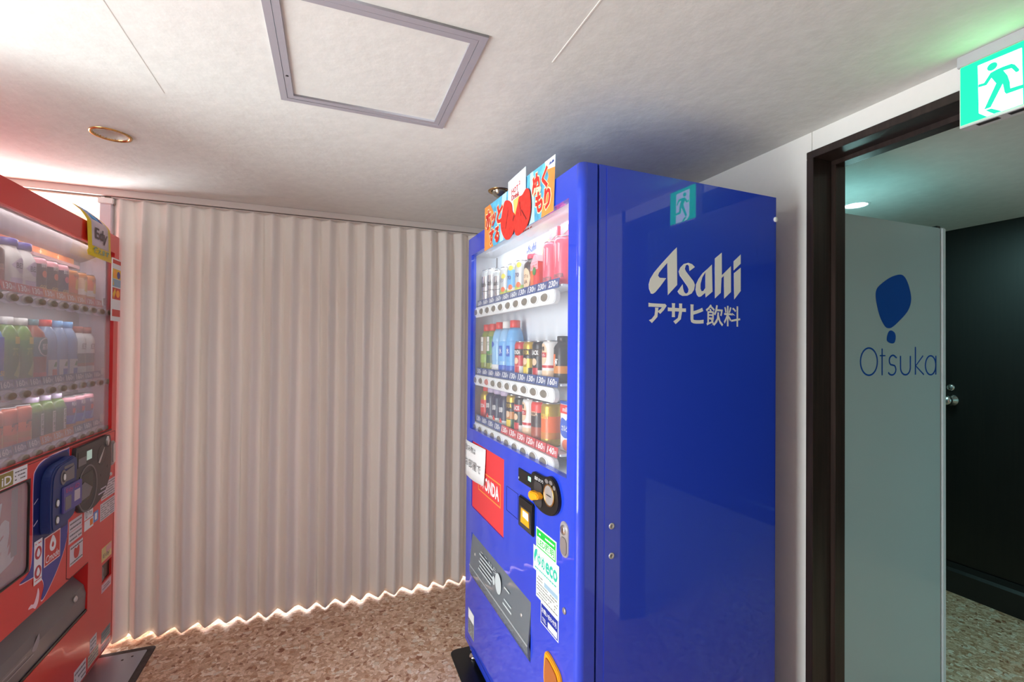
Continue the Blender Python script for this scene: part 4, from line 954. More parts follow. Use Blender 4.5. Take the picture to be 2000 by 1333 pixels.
def pet_parts(t, r, h, body, cap, label=None, lz=(.3, .66), seg=20, ch=.020, neck=.0135):
    sh = h - ch
    MB().lathe([(0, .002), (r * .8, 0), (r * .96, .006), (r, .014), (r, h * .62), (r * .97, h * .68), (r * .78, h * .80), (neck * 1.05, h * .885), (neck, sh), (neck, sh + .002), (0, sh + .002)], (0, 0, 0), seg).build('bottle', body, t)
    MB().lathe([(neck * 1.08, sh), (neck * 1.18, sh + .001), (neck * 1.18, h - .0015), (neck * 1.05, h), (0, h)], (0, 0, 0), 18).build('cap', cap, t)
    if label: MB().lathe([(r + .0004, h * lz[0]), (r + .0008, h * lz[0] + .001), (r + .0008, h * lz[1] - .001), (r + .0004, h * lz[1])], (0, 0, 0), seg).build('label', label, t)
def bottle_can(t, r, h, bands, cap, seg=20):
    ms = []; prof = [(0, .001), (r * .85, 0), (r, .006)]; mi = [0, 0]
    for f, m in bands:
        if m not in ms: ms.append(m)
        prof.append((r, .006 + (h * .70) * f)); mi.append(ms.index(m))
    prof += [(r * .86, h * .80), (r * .62, h * .86), (r * .62, h * .88)]; mi += [ms.index(bands[-1][1])] * 3
    MB().lathe(prof, (0, 0, 0), seg, 0, 'z', True, mi).build('bottle', ms, t)
    MB().lathe([(r * .60, h * .87), (r * .66, h * .875), (r * .66, h * .985), (r * .6, h), (0, h)], (0, 0, 0), 18).build('cap', cap, t)
def C(n, c, rough=.32, metal=0.0): return mat('drink_' + n, c, rough, metal)
K = {'silver': C('silver', (200, 202, 206), .25, .75), 'gold': C('gold', (206, 172, 60), .28, .55), 'lemon': C('lemon', (224, 214, 70)), 'pale': C('pale_grey', (206, 212, 214), .3, .3),
     'red': C('red', (200, 36, 40)), 'black': C('black', (28, 26, 28)), 'white': C('white', (236, 234, 230)), 'pink': C('pink', (250, 92, 116)), 'rose': C('rose', (252, 178, 190)),
     'brown': C('brown', (84, 52, 38)), 'cream': C('cream', (240, 206, 170)), 'orange': C('orange', (240, 112, 44)), 'straw': C('strawberry', (232, 62, 52)), 'green': C('green', (64, 140, 58)),
     'lgreen': C('light_green', (168, 200, 96)), 'water': C('water', (150, 200, 240), .12), 'blue': C('blue', (40, 96, 200)), 'sky': C('sky', (110, 180, 238)), 'yellow': C('yellow', (240, 208, 60)),
     'teal': C('teal', (70, 130, 140)), 'navy': C('navy', (32, 36, 74)), 'violet': C('violet', (88, 70, 120)), 'lilac': C('lilac', (206, 190, 220)), 'grey': C('grey', (120, 116, 114)),
     'dgreen': C('dark_green', (44, 92, 58)), 'rust': C('rust', (168, 78, 48)), 'amber': C('amber', (206, 130, 50)), 'dbrown': C('dark_brown', (52, 32, 28)), 'tea': C('green_tea', (150, 160, 70), .15)}
DB = dict(org=BO, rz=AZB)
YB = .076
Z1, Z2, Z3 = 1.5405, 1.2485, 1.0445
# --- top shelf of the blue machine
gB = 'sample drinks on the top shelf of the blue machine'
for i, (h, lab) in enumerate(((.150, 'tall silver can at the far left end of the blue machine top shelf'), (.146, 'silver can standing second on the blue machine top shelf'), (.128, 'shorter silver can standing beside the first lemon can'))):
    t = drink('drink_can', lab, 'can', BO, AZB, CB[i], YB, Z1, gB)
    r = .0305; can_parts(t, r, h, [(.06, K['pale']), (.88, K['silver']), (1, K['pale'])])
    wrap_text('lettering', 'Asahi', r + .0004, .25, .040, h * .50, h * .66, M_INK, t, .01, .2)
    MB().lathe([(r + .0003, h * .36), (r + .0005, h * .361), (r + .0005, h * .385), (r + .0003, h * .386)], (0, 0, 0), 22).build('grey_stripe', K['grey'], t)
for i, (c, lab) in enumerate((('pale', 'yellow and grey lemon can standing just right of the silver cans'), ('sky', 'pale blue lemon can in the middle of three lemon cans'), ('pale', 'grey lemon can standing left of the pink capped bottle'))):
    t = drink('drink_can', lab, 'can', BO, AZB, CB[3 + i], YB, Z1, gB)
    r = .0318; h = .128; can_parts(t, r, h, [(.16, K['lemon']), (.26, K['lgreen'] if i != 1 else K['white']), (.9, K[c]), (1, K['pale'])])
    for a, zz in ((-.4, .82), (.55, .70 if i == 0 else .86), (.5, .3)):
        wrap_patch('lemon_print', r + .0005, [(a * r + .011 * math.cos(q), h * zz + .010 * math.sin(q)) for q in [k * math.pi / 7 + .05 for k in range(14)]], K['lemon'] if zz > .5 else K['orange'], t)
    wrap_text('lettering', '70' if i else 'レモン', r + .0009, .25, .022, h * .52, h * .64, K['violet'], t, .01)
t = drink('drink_bottle', 'dark brown bottle with pink cap and cream oval label', 'bottle', BO, AZB, CB[6], YB, Z1, gB)
bottle_can(t, .030, .138, [(.3, K['brown']), (.8, K['brown']), (1, K['dbrown'])], C('pinkcap', (226, 70, 96)))
wrap_patch('oval_label', .0306, [(.006 + .021 * math.cos(q), .050 + .038 * math.sin(q)) for q in [k * math.pi / 10 + .05 for k in range(20)]], K['cream'], t)
wrap_text('lettering', 'カフェ', .0311, .25, .024, .054, .066, K['brown'], t, .02); wrap_text('lettering', 'LA', .0311, .25, .016, .034, .046, K['brown'], t, .02)
t = drink('drink_carton', 'orange and red strawberry drink carton with yellow green card behind', 'carton', BO, AZB, CB[7], YB, Z1, gB)
MB().box((-.029, -.029, 0), (.029, .029, .095)).build('carton_body', K['straw'], t, .003)
MB().prism([(-.030, .095), (.030, .095), (.004, .122), (-.004, .122)], -.029, .029).build('gable_top', K['rose'], t, .001)
MB().box((-.0285, -.0302, .012), (-.004, -.0292, .092)).build('orange_panel', K['orange'], t); MB().prism(ell(.002, .066, .012, .014), -.0310, -.0300).build('leaf_print', K['green'], t); MB().box((-.028, -.0305, .070), (.028, -.0296, .094)).build('pale_band', K['rose'], t)
text('lettering', 'いちご', (-.024, .074, .024, .088), K['straw'], t, 'y', -.0310, bold=.02)
t = drink('shelf_card', 'small yellow green card standing above the strawberry carton', 'card', BO, AZB, CB[7] - .012, .110, Z1 + .008, None)
MB().prism(smooth_loop([(-.052, .001), (-.052, .02), (-.052, .150), (-.02, .172), (.03, .178), (.048, .165), (.050, .02), (.050, .001), (.03, .0), (-.03, .0)], 3), -.002, .0).build('card_sheet', K['lgreen'], t)
MB().prism(smooth_loop([(-.048, .138), (-.046, .158), (-.02, .168), (.005, .170), (.0, .150), (-.02, .135)], 3), -.0035, -.002).build('yellow_splash', K['yellow'], t)
MB().prism(rect(-.050, .110, .048, .132), -.003, -.002).build('orange_band', K['orange'], t)
text('lettering', 'Sweet', (-.04, .143, .0, .160), K['green'], t, 'y', -.0038, bold=.02)
for i in (8, 9):
    t = drink('drink_can', 'tall pink energy drink can %s' % ('beside the strawberry carton' if i == 8 else 'at the right end of the blue machine top shelf'), 'can', BO, AZB, CB[i] + .004, YB, Z1, gB)
    r, h = .0330, .148; can_parts(t, r, h, [(.9, K['pink']), (1, K['pink'])])
    for k, (dx, zl) in enumerate(((-.015, .38), (-.002, .28), (.011, .42))):
        wrap_patch('claw_stripe', r + .0004, [(dx, h * .86), (dx + .008, h * .84), (dx + .007, h * .6), (dx + .004, h * zl), (dx + .001, h * .6)], K['rose'], t)
    wrap_text('lettering', 'MONSTER', r + .0004, .25, .046, h * .15, h * .23, K['grey'], t, .02)
    t = drink('display_box', 'pink cardboard sign box above the %s pink can' % ('left' if i == 8 else 'right'), 'box', BO, AZB, CB[i] + .002, .088, Z1 + .1485, 'pink boxes standing on the pink cans')
    MB().box((-.028, -.012, 0), (.028, .014, .047)).build('box_body', K['pink'], t, .001); MB().prism([(-.018, .006), (.022, .018), (.022, .034), (-.004, .022)], -.0128, -.012).build('print_patch', K['grey'], t); MB().prism([(-.024, .03), (.024, .036), (.024, .043), (-.024, .043)], -.0126, -.012).build('rose_band', K['rose'], t)
# --- middle shelf
gM = 'sample drinks on the middle shelf of the blue machine'
for i in (0, 1):
    t = drink('drink_bottle', ('green tea bottle with tan label at the left end of the middle shelf', 'green tea bottle with green label standing second on that shelf')[i], 'bottle', BO, AZB, CB[i], YB, Z2, gM)
    pet_parts(t, .031, .205, K['tea'], K['straw'], C('tan', (176, 150, 112)) if i == 0 else K['green'], (.38, .74), ch=.030, neck=.0165)
    MB().lathe([(.0318, .04), (.0322, .041), (.0322, .074), (.0318, .075)], (0, 0, 0), 20).build('lower_label', K['lgreen'] if i == 0 else K['dgreen'], t)
    wrap_patch('white_panel', .0328, [(.002, .09), (.018, .09), (.018, .15), (.002, .15)], K['white'], t); wrap_text('lettering', '茶', .0332, .32, .013, .112, .130, K['dgreen'], t, .02)
for i, (c, cap, lab) in enumerate((('water', 'straw', 'clear water bottle with blue oval print and red cap'), ('water', 'white', 'clear water bottle with white cap and blue label'), ('sky', 'straw', 'sky blue bottle with large red cap left of the coffee cans'))):
    t = drink('drink_bottle', lab, 'bottle', BO, AZB, CB[2 + i], YB, Z2, gM)
    pet_parts(t, .034, .208, K[c], K[cap], None, ch=.030, neck=.0165)
    MB().lathe([(.0346, .052), (.035, .053), (.035, .128), (.0346, .129)], (0, 0, 0), 20).build('label', K['water'] if i == 0 else K['sky'], t)
    wrap_patch('blue_patch', .0354, [(-.004 + .018 * math.cos(q), .118 + .012 * math.sin(q)) for q in [k * math.pi / 8 + .04 for k in range(16)]] if i == 0 else [(-.002, .072), (.020, .072), (.020, .112), (-.002, .112)], K['blue'], t)
    if i: wrap_text('lettering', '水', .0358, .27, .015, .08, .104, M_WHITEPRINT, t, .02)
    MB().lathe([(.0346, .012), (.035, .013), (.035, .036), (.0346, .037)], (0, 0, 0), 20).build('lower_label', K['white'] if i == 0 else K['blue'], t)
def coffee(i, z, grp, lab, bands, word, wc, h=.128, plate=None, r=.0305, foot=None, cx=None):
    t = drink('drink_can', lab, 'can', BO, AZB, CB[i] if cx is None else cx, YB, z, grp)
    can_parts(t, r, h, bands)
    if plate:
        MB().lathe([(r + .0003, h * .60), (r + .0008, h * .605), (r + .0008, h * .775), (r + .0003, h * .78)], (0, 0, 0), 22).build('name_band', plate, t)
    wrap_text('lettering', word, r + .0012, .22, .036, h * .63, h * .75, wc, t, .02)
    if foot:
        wrap_patch('lower_patch', r + .0005, [(-.004, h * .10), (.022, h * .10), (.022, h * .30), (-.004, h * .30)], foot, t)
        wrap_patch('centre_patch', r + .0005, [(.006 + .012 * math.cos(q), h * .45 + .012 * math.sin(q)) for q in [k * math.pi / 8 + .04 for k in range(16)]], K['cream'], t)
    return t
coffee(5, Z2, gM, 'red coffee can with dark name band right of the sky blue bottle', [(.28, K['white']), (.9, K['red']), (1, K['red'])], 'WONDA', M_WHITEPRINT, plate=K['dbrown'], foot=K['red'])
coffee(6, Z2, gM, 'gold and black coffee can on the middle shelf', [(.25, K['black']), (.55, K['gold']), (.78, K['black']), (1, K['gold'])], 'WONDA', K['gold'], plate=K['dbrown'], foot=K['yellow'])
coffee(7, Z2, gM, 'black coffee can between the gold can and the white can on the middle shelf', [(.2, K['white']), (.9, K['black']), (1, K['black'])], 'BLACK', M_WHITEPRINT, plate=K['dbrown'], foot=K['red'])
def oval_can(i, z, grp, lab, h=.128):
    r = .0315
    t = drink('drink_can', lab, 'can', BO, AZB, CB[i], YB, z, grp)
    can_parts(t, r, h, [(.22, K['cream']), (.30, K['white']), (.38, K['red']), (1, K['white'])])
    wrap_patch('oval_label', r + .0005, [(-.002 + .021 * math.cos(q), h * .66 + .034 * math.sin(q)) for q in [k * math.pi / 10 + .05 for k in range(20)]], K['cream'], t)
    wrap_patch('red_band', r + .0009, [(-.018, h * .58), (.016, h * .58), (.016, h * .70), (-.018, h * .70)], K['red'], t)
    wrap_text('lettering', '特製', r + .001, -.06, .020, h * .73, h * .85, K['dbrown'], t, .02); wrap_text('lettering', 'カフェオレ', r + .0013, -.06, .028, h * .60, h * .68, M_WHITEPRINT, t, .02)
oval_can(8, Z2, gM, 'white coffee can with cream oval label on the middle shelf')
t = drink('drink_bottle', 'dark coffee bottle with black cap at the right end of the middle shelf', 'bottle', BO, AZB, CB[9], YB, Z2, gM)
bottle_can(t, .030, .140, [(.22, K['dbrown']), (.45, K['amber']), (1, K['black'])], K['black']); wrap_patch('amber_patch', .0305, [(-.014, .05), (.004, .05), (.004, .085), (-.014, .085)], K['orange'], t); wrap_text('lettering', '極', .0309, .25, .014, .05, .072, M_WHITEPRINT, t, .02)
# --- bottom shelf
gL = 'sample drinks on the bottom shelf of the blue machine'
t = drink('drink_bottle', 'small red and gold bottle with red cap at the left end of the bottom shelf', 'bottle', BO, AZB, CB[0], YB, Z3, gL)
bottle_can(t, .030, .138, [(.25, K['red']), (.8, K['straw']), (1, K['gold'])], K['straw']); wrap_text('lettering', 'COCOA', .0305, .25, .034, .05, .066, M_WHITEPRINT, t, .02)
for i, lab in ((1, 'dark bottle with lilac cap and white print beside the red capped bottle'), (2, 'dark bottle with lilac cap in the middle of three alike'), (3, 'dark bottle with lilac cap left of the gold can')):
    t = drink('drink_bottle', lab, 'bottle', BO, AZB, CB[i], YB, Z3, gL)
    bottle_can(t, .031, .140, [(.2, K['white']), (.8, K['navy']), (1, K['navy'])], K['lilac']); wrap_patch('red_triangle', .0316, [(.0, .018), (.018, .018), (.009, .040)], K['straw'], t); wrap_text('lettering', '珈琲', .0316, .22, .026, .056, .078, M_WHITEPRINT, t, .02)
    MB().lathe([(.0200, .120), (.0245, .121), (.0245, .1385), (.021, .140)], (0, 0, 0), 20).build('cap_skirt', K['lilac'], t)
coffee(4, Z3, gL, 'gold coffee can with dark band on the bottom shelf', [(.3, K['dgreen']), (.55, K['amber']), (.78, K['black']), (1, K['gold'])], 'WONDA', K['gold'], plate=K['dbrown'], foot=K['yellow'], h=.134)
coffee(5, Z3, gL, 'black coffee can on the bottom shelf right of the gold can', [(.2, K['white']), (.9, K['black']), (1, K['black'])], 'BLACK', M_WHITEPRINT, plate=K['red'], foot=K['red'], h=.134)
oval_can(6, Z3, gL, 'white coffee can with cream oval label on the bottom shelf', h=.134)
t = coffee(7, Z3, gL, 'red and dark brown cocoa can on the bottom shelf', [(.1, K['rust']), (.35, K['rust']), (.78, K['dbrown']), (1, K['straw'])], 'COCOA', K['cream'], h=.134, r=.033)
t = coffee(8, Z3, gL, 'orange and gold soup can at the right end of the bottom shelf', [(.12, K['gold']), (.3, K['amber']), (.75, K['orange']), (1, K['gold'])], 'CORN', K['yellow'], h=.136, r=.033)
t = drink('drink_carton', 'white milk pack with blue splash and red band on the bottom shelf', 'carton', BO, AZB, CB[9] + .030, YB + .01, Z3, None)
MB().box((-.036, -.016, 0), (.036, .016, .150)).build('pack_body', K['white'], t, .002); MB().box((-.0365, -.0168, .112), (.0365, -.0158, .138)).build('red_band', K['straw'], t); MB().box((-.0365, -.0168, .140), (.0365, -.0158, .1495)).build('blue_band', K['blue'], t)
MB().prism(smooth_loop([(-.030, .050), (-.034, .075), (-.026, .098), (.0, .092), (.012, .104), (.028, .088), (.026, .060), (.010, .044), (-.010, .040)], 4), -.0172, -.0160).build('blue_splash', K['blue'], t)
MB().prism(ell(.0, .020, .022, .016), -.0172, -.0160).build('orange_fruit_print', C('peach', (236, 130, 96)), t); text('lettering', 'カルピス', (-.026, .060, .022, .078), M_WHITEPRINT, t, 'y', -.0176, bold=.02); text('lettering', 'milk', (-.02, .118, .014, .132), M_WHITEPRINT, t, 'y', -.0174, bold=.01)

# --- red machine
YR = .070
Y1, Y2, Y3 = 1.5205, 1.2225, 1.020
def rd(name, lab, cat, k, z, grp, dx=0): return drink(name, lab, cat, RO, AZR, PR[k] + dx, YR, z, grp, 0)
g1 = 'sample drinks on the top shelf of the red machine'
for k, lab in ((1, 'tan coffee cup drink at the left end of the red machine top shelf'), (2, 'brown coffee bottle left of the white bottles in the red machine')):
    t = rd('drink_bottle', lab, 'bottle', k, Y1, g1); bottle_can(t, .031, .15, [(.5, K['rust']), (1, K['brown'])], K['brown']); wrap_text('lettering', '珈琲', .0315, -.3, .024, .05, .07, K['cream'], t)
for k, lab in ((3, 'left white bottle with violet cap on the red machine top shelf'), (4, 'right white bottle with violet cap beside the dark coffee cans')):
    t = rd('drink_bottle', lab, 'bottle', k, Y1, g1)
    MB().lathe([(0, .002), (.033, 0), (.037, .008), (.037, .092), (.034, .108), (.0235, .130), (.0225, .138), (0, .138)], (0, 0, 0), 22).build('bottle', K['white'], t)
    MB().lathe([(.0235, .136), (.0265, .137), (.0265, .158), (.024, .160), (0, .160)], (0, 0, 0), 20).build('cap', C('violet_cap', (70, 62, 150)), t)
    wrap_patch('diamond_print', .0376, [(-.030, .075), (0, .106), (.030, .075), (0, .046)], K['lilac'], t); wrap_text('lettering', 'BEST', .0382, 0, .036, .066, .084, K['navy'], t, .02)
    wrap_patch('lower_panel', .0376, [(-.03, .008), (.034, .008), (.034, .036), (-.03, .036)], K['lilac'], t)
for k, c, lab in ((5, 'black', 'black coffee can beside the white violet capped bottle'), (6, 'black', 'black coffee can with orange spot on the red machine top shelf'), (7, 'navy', 'dark blue coffee can with pink spot on the red machine top shelf')):
    t = rd('drink_can', lab, 'can', k, Y1, g1); r, h = .0325, .128; can_parts(t, r, h, [(.14, K['amber']), (.9, K[c]), (1, K['rose'])])
    wrap_patch('round_print', r + .0005, [(-.004 + .011 * math.cos(q), .070 + .012 * math.sin(q)) for q in [n * math.pi / 8 + .04 for n in range(16)]], K['pink'] if k == 7 else K['orange'], t)
    wrap_text('lettering', '微糖' if k != 7 else 'BLUE', r + .0009, -.15, .028, .092, .108, M_WHITEPRINT, t, .01); wrap_text('lettering', 'GOLD', r + .0009, -.1, .034, .020, .032, K['yellow'], t, .01)
for k, c, lab in ((8, 'orange', 'orange can with yellow print on the red machine top shelf'), (9, 'cream', 'cream and orange can beside the orange can in the red machine'), (10, 'orange', 'pale orange can at the right end of the red machine top shelf')):
    t = rd('drink_can', lab, 'can', k, Y1, g1); r, h = .0315, .120; can_parts(t, r, h, [(.2, K['amber']), (.45, K['white'] if k > 8 else K['orange']), (.9, K[c]), (1, K['amber'])])
    wrap_patch('yellow_print', r + .0005, [(-.012, .045), (.006, .04), (.010, .08), (-.008, .085)], K['yellow'], t); wrap_text('lettering', 'ゆず', r + .0009, -.15, .024, .088, .102, K['dbrown'], t, .01)
g2 = 'sample drinks on the middle shelf of the red machine'
t = rd('drink_bottle', 'blue sports drink bottle at the left end of the red machine middle shelf', 'bottle', 2, Y2, g2); pet_parts(t, .033, .205, K['sky'], K['white'], K['blue'], (.2, .72)); wrap_text('lettering', '500', .0345, .2, .03, .03, .046, K['yellow'], t, .02)
t = rd('drink_bottle', 'second blue sports drink bottle beside the green tea bottles', 'bottle', 1, Y2, g2); pet_parts(t, .033, .205, K['sky'], K['white'], K['blue'], (.2, .72))
for k, lab in ((3, 'left green tea bottle with white cap and yellow seal in the red machine'), (4, 'right green tea bottle with white cap beside the teal oval bottle')):
    t = rd('drink_bottle', lab, 'bottle', k, Y2, g2); pet_parts(t, .034, .212, C('leaf_tea', (120, 170, 70), .15), K['white'], K['green'], (.04, .66), ch=.024, neck=.017)
    wrap_patch('yellow_seal', .0348, [(-.012, .128), (.008, .128), (.008, .150), (-.012, .150)], K['yellow'], t); wrap_patch('light_leaf', .0352, [(-.016, .03), (.0, .02), (.02, .06), (.006, .075)], K['lgreen'], t); wrap_text('lettering', '茶', .0352, -.3, .02, .09, .116, K['lgreen'], t, .02)
t = rd('drink_bottle', 'teal and rust bottle with large white oval ring in the red machine', 'bottle', 5, Y2, g2); pet_parts(t, .036, .212, K['rust'], K['teal'], None)
MB().lathe([(.0366, .085), (.037, .086), (.037, .150), (.0366, .151)], (0, 0, 0), 20).build('label', K['teal'], t); MB().lathe([(.0366, .012), (.037, .013), (.037, .030), (.0366, .031)], (0, 0, 0), 20).build('lower_label', K['straw'], t)
wrap_patch('white_oval', .0374, [(-.002 + .026 * math.cos(q), .118 + .032 * math.sin(q)) for q in [n * math.pi / 10 + .05 for n in range(20)]], K['white'], t); wrap_patch('teal_oval', .0378, [(-.002 + .023 * math.cos(q), .118 + .029 * math.sin(q)) for q in [n * math.pi / 10 + .05 for n in range(20)]], K['teal'], t); wrap_text('lettering', '素茶', .0382, -.05, .03, .108, .130, M_WHITEPRINT, t, .01)
for k, c, lab in ((6, 'straw', 'clear water bottle with red cap and red square in the red machine'), (7, 'blue', 'clear water bottle with blue cap beside the red capped one'), (8, 'blue', 'clear water bottle with blue cap nearest the white bottles')):
    t = rd('drink_bottle', lab, 'bottle', k, Y2, g2); pet_parts(t, .0335, .215, C('clear_water', (150, 178, 214), .12), K['straw'] if c == 'straw' else K['sky'], None, ch=.024, neck=.016)
    wrap_patch('white_panel', .0340, [(-.028, .004), (.028, .004), (.028, .072), (-.028, .072)], K['white'], t); wrap_patch('colour_square', .0344, [(-.016, .010), (.016, .010), (.016, .038), (-.016, .038)], K['straw'] if c == 'straw' else K['blue'], t); wrap_patch('leaf_print', .0344, [(-.012, .048), (.004, .046), (.010, .062), (-.004, .066)], K['green'], t)
for k, lab in ((9, 'white and brown milk tea bottle with red cap in the red machine'), (10, 'second milk tea bottle with red cap at the right end')):
    t = rd('drink_bottle', lab, 'bottle', k, Y2, g2); bottle_can(t, .032, .200, [(.25, K['white']), (.34, K['rust']), (.62, K['grey']), (1, K['white'])], K['rust'])
    wrap_text('lettering', '紅茶', .0326, -.15, .026, .108, .134, K['brown'], t, .01)
g3 = 'sample drinks on the bottom shelf of the red machine'
for k, lab in ((1, 'red and yellow can at the far left end of the red machine bottom shelf'), (2, 'red and yellow can with black characters second on the bottom shelf'), (3, 'red and yellow can with black characters third on the bottom shelf'), (4, 'red and yellow can with black characters beside the green bottles')):
    t = rd('drink_can', lab, 'can', k, Y3, g3); r, h = .0335, .132; can_parts(t, r, h, [(.16, K['orange']), (.34, K['amber']), (.62, K['orange']), (1, K['rust'])])
    wrap_patch('yellow_flash', r + .0005, [(.004, .012), (.016, .012), (.024, .118), (.012, .10)], K['yellow'], t); wrap_text('lettering', '紅茶', r + .001, -.05, .032, .056, .084, M_INK, t, .03)
for k, lab in ((5, 'left green tea bottle with upright white label on the bottom shelf'), (6, 'middle green tea bottle with upright white label on the bottom shelf'), (7, 'right green tea bottle with upright white label beside the violet cans')):
    t = rd('drink_bottle', lab, 'bottle', k, Y3, g3); pet_parts(t, .0325, .150, C('deep_tea', (96, 130, 64), .15), K['lilac'], K['dgreen'], (.08, .66), ch=.020, neck=.017)
    wrap_patch('upright_label', .0338, [(-.010, .018), (.004, .018), (.004, .092), (-.010, .092)], K['white'], t)
    for n, ch in enumerate('爽健美茶'): wrap_text('lettering', ch, .0342, -.09, .010, .074 - n * .0175, .089 - n * .0175, K['dgreen'], t, .02)
for k, lab in ((8, 'left violet and blue energy drink can in the red machine'), (9, 'middle violet and blue energy drink can in the red machine'), (10, 'right violet and blue energy drink can at the end of the bottom shelf')):
    t = rd('drink_can', lab, 'can', k, Y3, g3); r, h = .0325, .130; can_parts(t, r, h, [(.14, K['amber']), (.45, K['blue']), (.95, K['violet']), (1, K['rose'])])
    wrap_patch('pale_flash', r + .0005, [(-.016, .03), (-.004, .03), (.014, .075), (.002, .075)], K['sky'], t); wrap_patch('red_spot', r + .0007, [(-.014, .066), (.0, .066), (.0, .084), (-.014, .084)], K['straw'], t); wrap_text('lettering', 'REAL', r + .001, -.1, .028, .094, .108, M_WHITEPRINT, t, .02)

# ================================================================== POSTER AND NOTE on the blue machine
t = thing('poster', 'colourful mitten poster with red Japanese words on the blue machine top edge', 'poster', BO, AZB)
def sheet(name, pts, d, m, th=.001): return MB().prism(pts, -d - th, -d).build(name, m, t)
sheet('card_sheet', [(.238, 1.736), (.824, 1.740), (.834, 1.896), (.238, 1.908)], .002, mat('poster_sky', (96, 186, 226), .5, grain=.35, gscale=30))
M_PO = mat('poster_orange', (252, 150, 70), .5, grain=.12, gscale=22); M_PR = mat('poster_red', (214, 44, 34), .5); M_CR = mat('poster_cream', (252, 236, 190), .55)
sheet('orange_corner', [(.238, 1.736), (.338, 1.737), (.300, 1.80), (.345, 1.86), (.300, 1.9065), (.238, 1.908)], .0032, M_PO, .0004)
sheet('orange_corner', [(.745, 1.7395), (.824, 1.740), (.834, 1.896), (.770, 1.8973), (.792, 1.85), (.760, 1.80)], .0032, M_PO, .0004)
sheet('white_corner', [(.775, 1.872), (.832, 1.862), (.834, 1.896), (.768, 1.8973)], .0037, M_PAPER, .0003)
mini_logo(t, .796, 1.878, .030, M_LOGOBLUE, -.0044, .009)
sheet('pale_streak', [(.405, 1.738), (.440, 1.738), (.47, 1.9035), (.425, 1.904)], .0032, mat('poster_pale', (190, 226, 240)), .0003)
sheet('pale_streak', [(.66, 1.739), (.70, 1.739), (.688, 1.899), (.665, 1.8995)], .0032, mat('poster_pale', (190, 226, 240)), .0003)
for body, bx in (('ホ', (.252, 1.812, .312, 1.888)), ('ッ', (.318, 1.812, .366, 1.862)), ('と', (.374, 1.808, .438, 1.878)), ('す', (.296, 1.744, .346, 1.806)), ('る', (.352, 1.742, .402, 1.802)), ('ぬ', (.683, 1.818, .742, 1.884)), ('く', (.748, 1.818, .790, 1.884)), ('も', (.706, 1.758, .757, 1.822)), ('り', (.766, 1.755, .808, 1.818))):
    a, b, c, d = bx
    text('lettering_halo', body, (a - .004, b - .004, c + .004, d + .004), M_CR, t, 'y', -.0042, bold=.085)
    text('lettering', body, bx, M_PR, t, 'y', -.0047, bold=.045)
sheet('white_tag', [(.492, 1.755), (.640, 1.755), (.640, 1.931), (.560, 1.930), (.492, 1.928)], .0062, mat('poster_ice', (222, 240, 246)), .0012)
sheet('yellow_wedge', [(.540, 1.85), (.592, 1.852), (.580, 1.80), (.556, 1.765)], .0076, mat('poster_yellow', (244, 206, 110)), .0004)
text('lettering', 'HOT', (.524, 1.874, .582, 1.893), M_PR, t, 'y', -.0078, bold=.02); text('lettering', '2', (.586, 1.888, .597, 1.901), M_PR, t, 'y', -.0078, bold=.02); text('lettering', 'Drink', (.526, 1.853, .590, 1.871), M_PR, t, 'y', -.0084, bold=.02)
M_MIT = mat('knit_red', (226, 52, 40), .8, grain=.25, gscale=70, bump=.5)
sheet('left_mitten', smooth_loop([(.466, 1.868), (.500, 1.862), (.528, 1.842), (.538, 1.814), (.560, 1.794), (.555, 1.755), (.522, 1.728), (.477, 1.732), (.440, 1.766), (.429, 1.800), (.446, 1.842)], 4), .0082, M_MIT, .0016)
sheet('right_mitten', smooth_loop([(.592, 1.846), (.618, 1.846), (.650, 1.857), (.674, 1.838), (.682, 1.785), (.665, 1.745), (.630, 1.727), (.580, 1.722), (.556, 1.745), (.562, 1.795), (.580, 1.824)], 4), .0080, M_MIT, .0016)
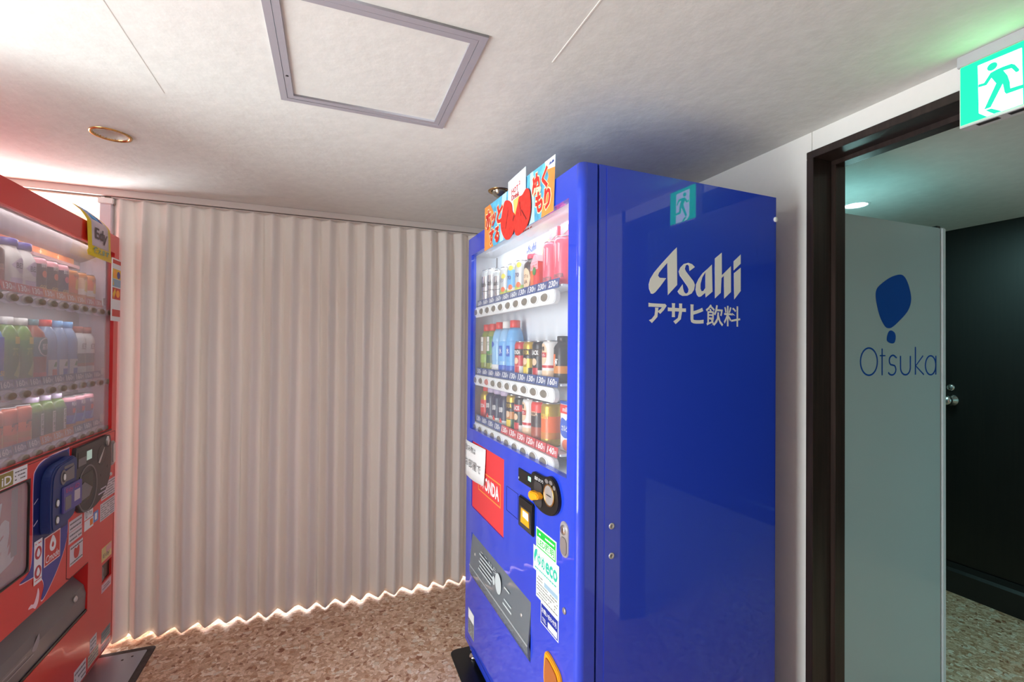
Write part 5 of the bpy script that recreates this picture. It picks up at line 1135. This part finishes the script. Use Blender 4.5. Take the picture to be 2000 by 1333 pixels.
for pts in ([(.475, 1.77), (.50, 1.83), (.503, 1.828), (.479, 1.768)], [(.615, 1.80), (.655, 1.76), (.652, 1.756), (.611, 1.797)], [(.540, 1.785), (.552, 1.80), (.556, 1.792), (.545, 1.778)], [(.600, 1.83), (.612, 1.78), (.609, 1.779), (.596, 1.828)]):
    sheet('knit_crease', pts, .0098, mat('dark_knit', (130, 26, 22)), .0003)
rows_of_print(t, .60, 1.722, .68, 1.736, 1, mat('dark_knit', (130, 26, 22)), -.0030, 77)

t = thing('paper_note', 'white handwritten paper note taped over the corner of the red panel', 'note', BO, AZB)
vs = []; NX = 10; NZ = 4
for i in range(NX + 1):
    for k in range(NZ + 1):
        u = i / NX; v = k / NZ
        x = .008 + u * (.258 - .004 * (1 - v) * 1) ; zb = .796 + .014 * u - .006 * math.sin(u * 3.1); zt = .947 + .006 * u
        vs.append((x, -.0022 - .006 * u * (1 - v) ** 2 - .0015 * math.sin(u * 5), zb + (zt - zb) * v))
n0 = len(vs); vs += [(x, y + .0005, z) for x, y, z in vs]
W2 = NZ + 1; fs = []
for i in range(NX):
    for k in range(NZ):
        a = i * W2 + k; fs += [(a, a + W2, a + W2 + 1, a + 1), (a + n0, a + 1 + n0, a + W2 + 1 + n0, a + W2 + n0)]
for i in range(NX):
    for k in (0, NZ):
        a = i * W2 + k; fs.append((a, a + W2, a + W2 + n0, a + n0))
for k in range(NZ):
    for i in (0, NX):
        a = i * W2 + k; fs.append((a, a + 1, a + 1 + n0, a + n0))
MB().add(vs, fs, 0, True).build('paper_sheet', M_PAPER, t)
text('handwriting', '飲み物は', (.016, .906, .150, .934), mat('pencil_grey', (110, 112, 116)), t, 'y', -.0048)
text('handwriting', 'お部屋で', (.020, .842, .222, .878), mat('pencil_grey', (110, 112, 116)), t, 'y', -.0078)
ld = bpy.data.lights.new('next_room_fill', 'AREA'); ld.shape = 'DISK'; ld.size = .1; ld.energy = 18; ld.color = (.42, .92, 1)  # unseen fill lamp added to brighten the white machine's side
lo = bpy.data.objects.new('next_room_fill', ld); COL.objects.link(lo); lo.location = (2.0, -1.6, H - .02)
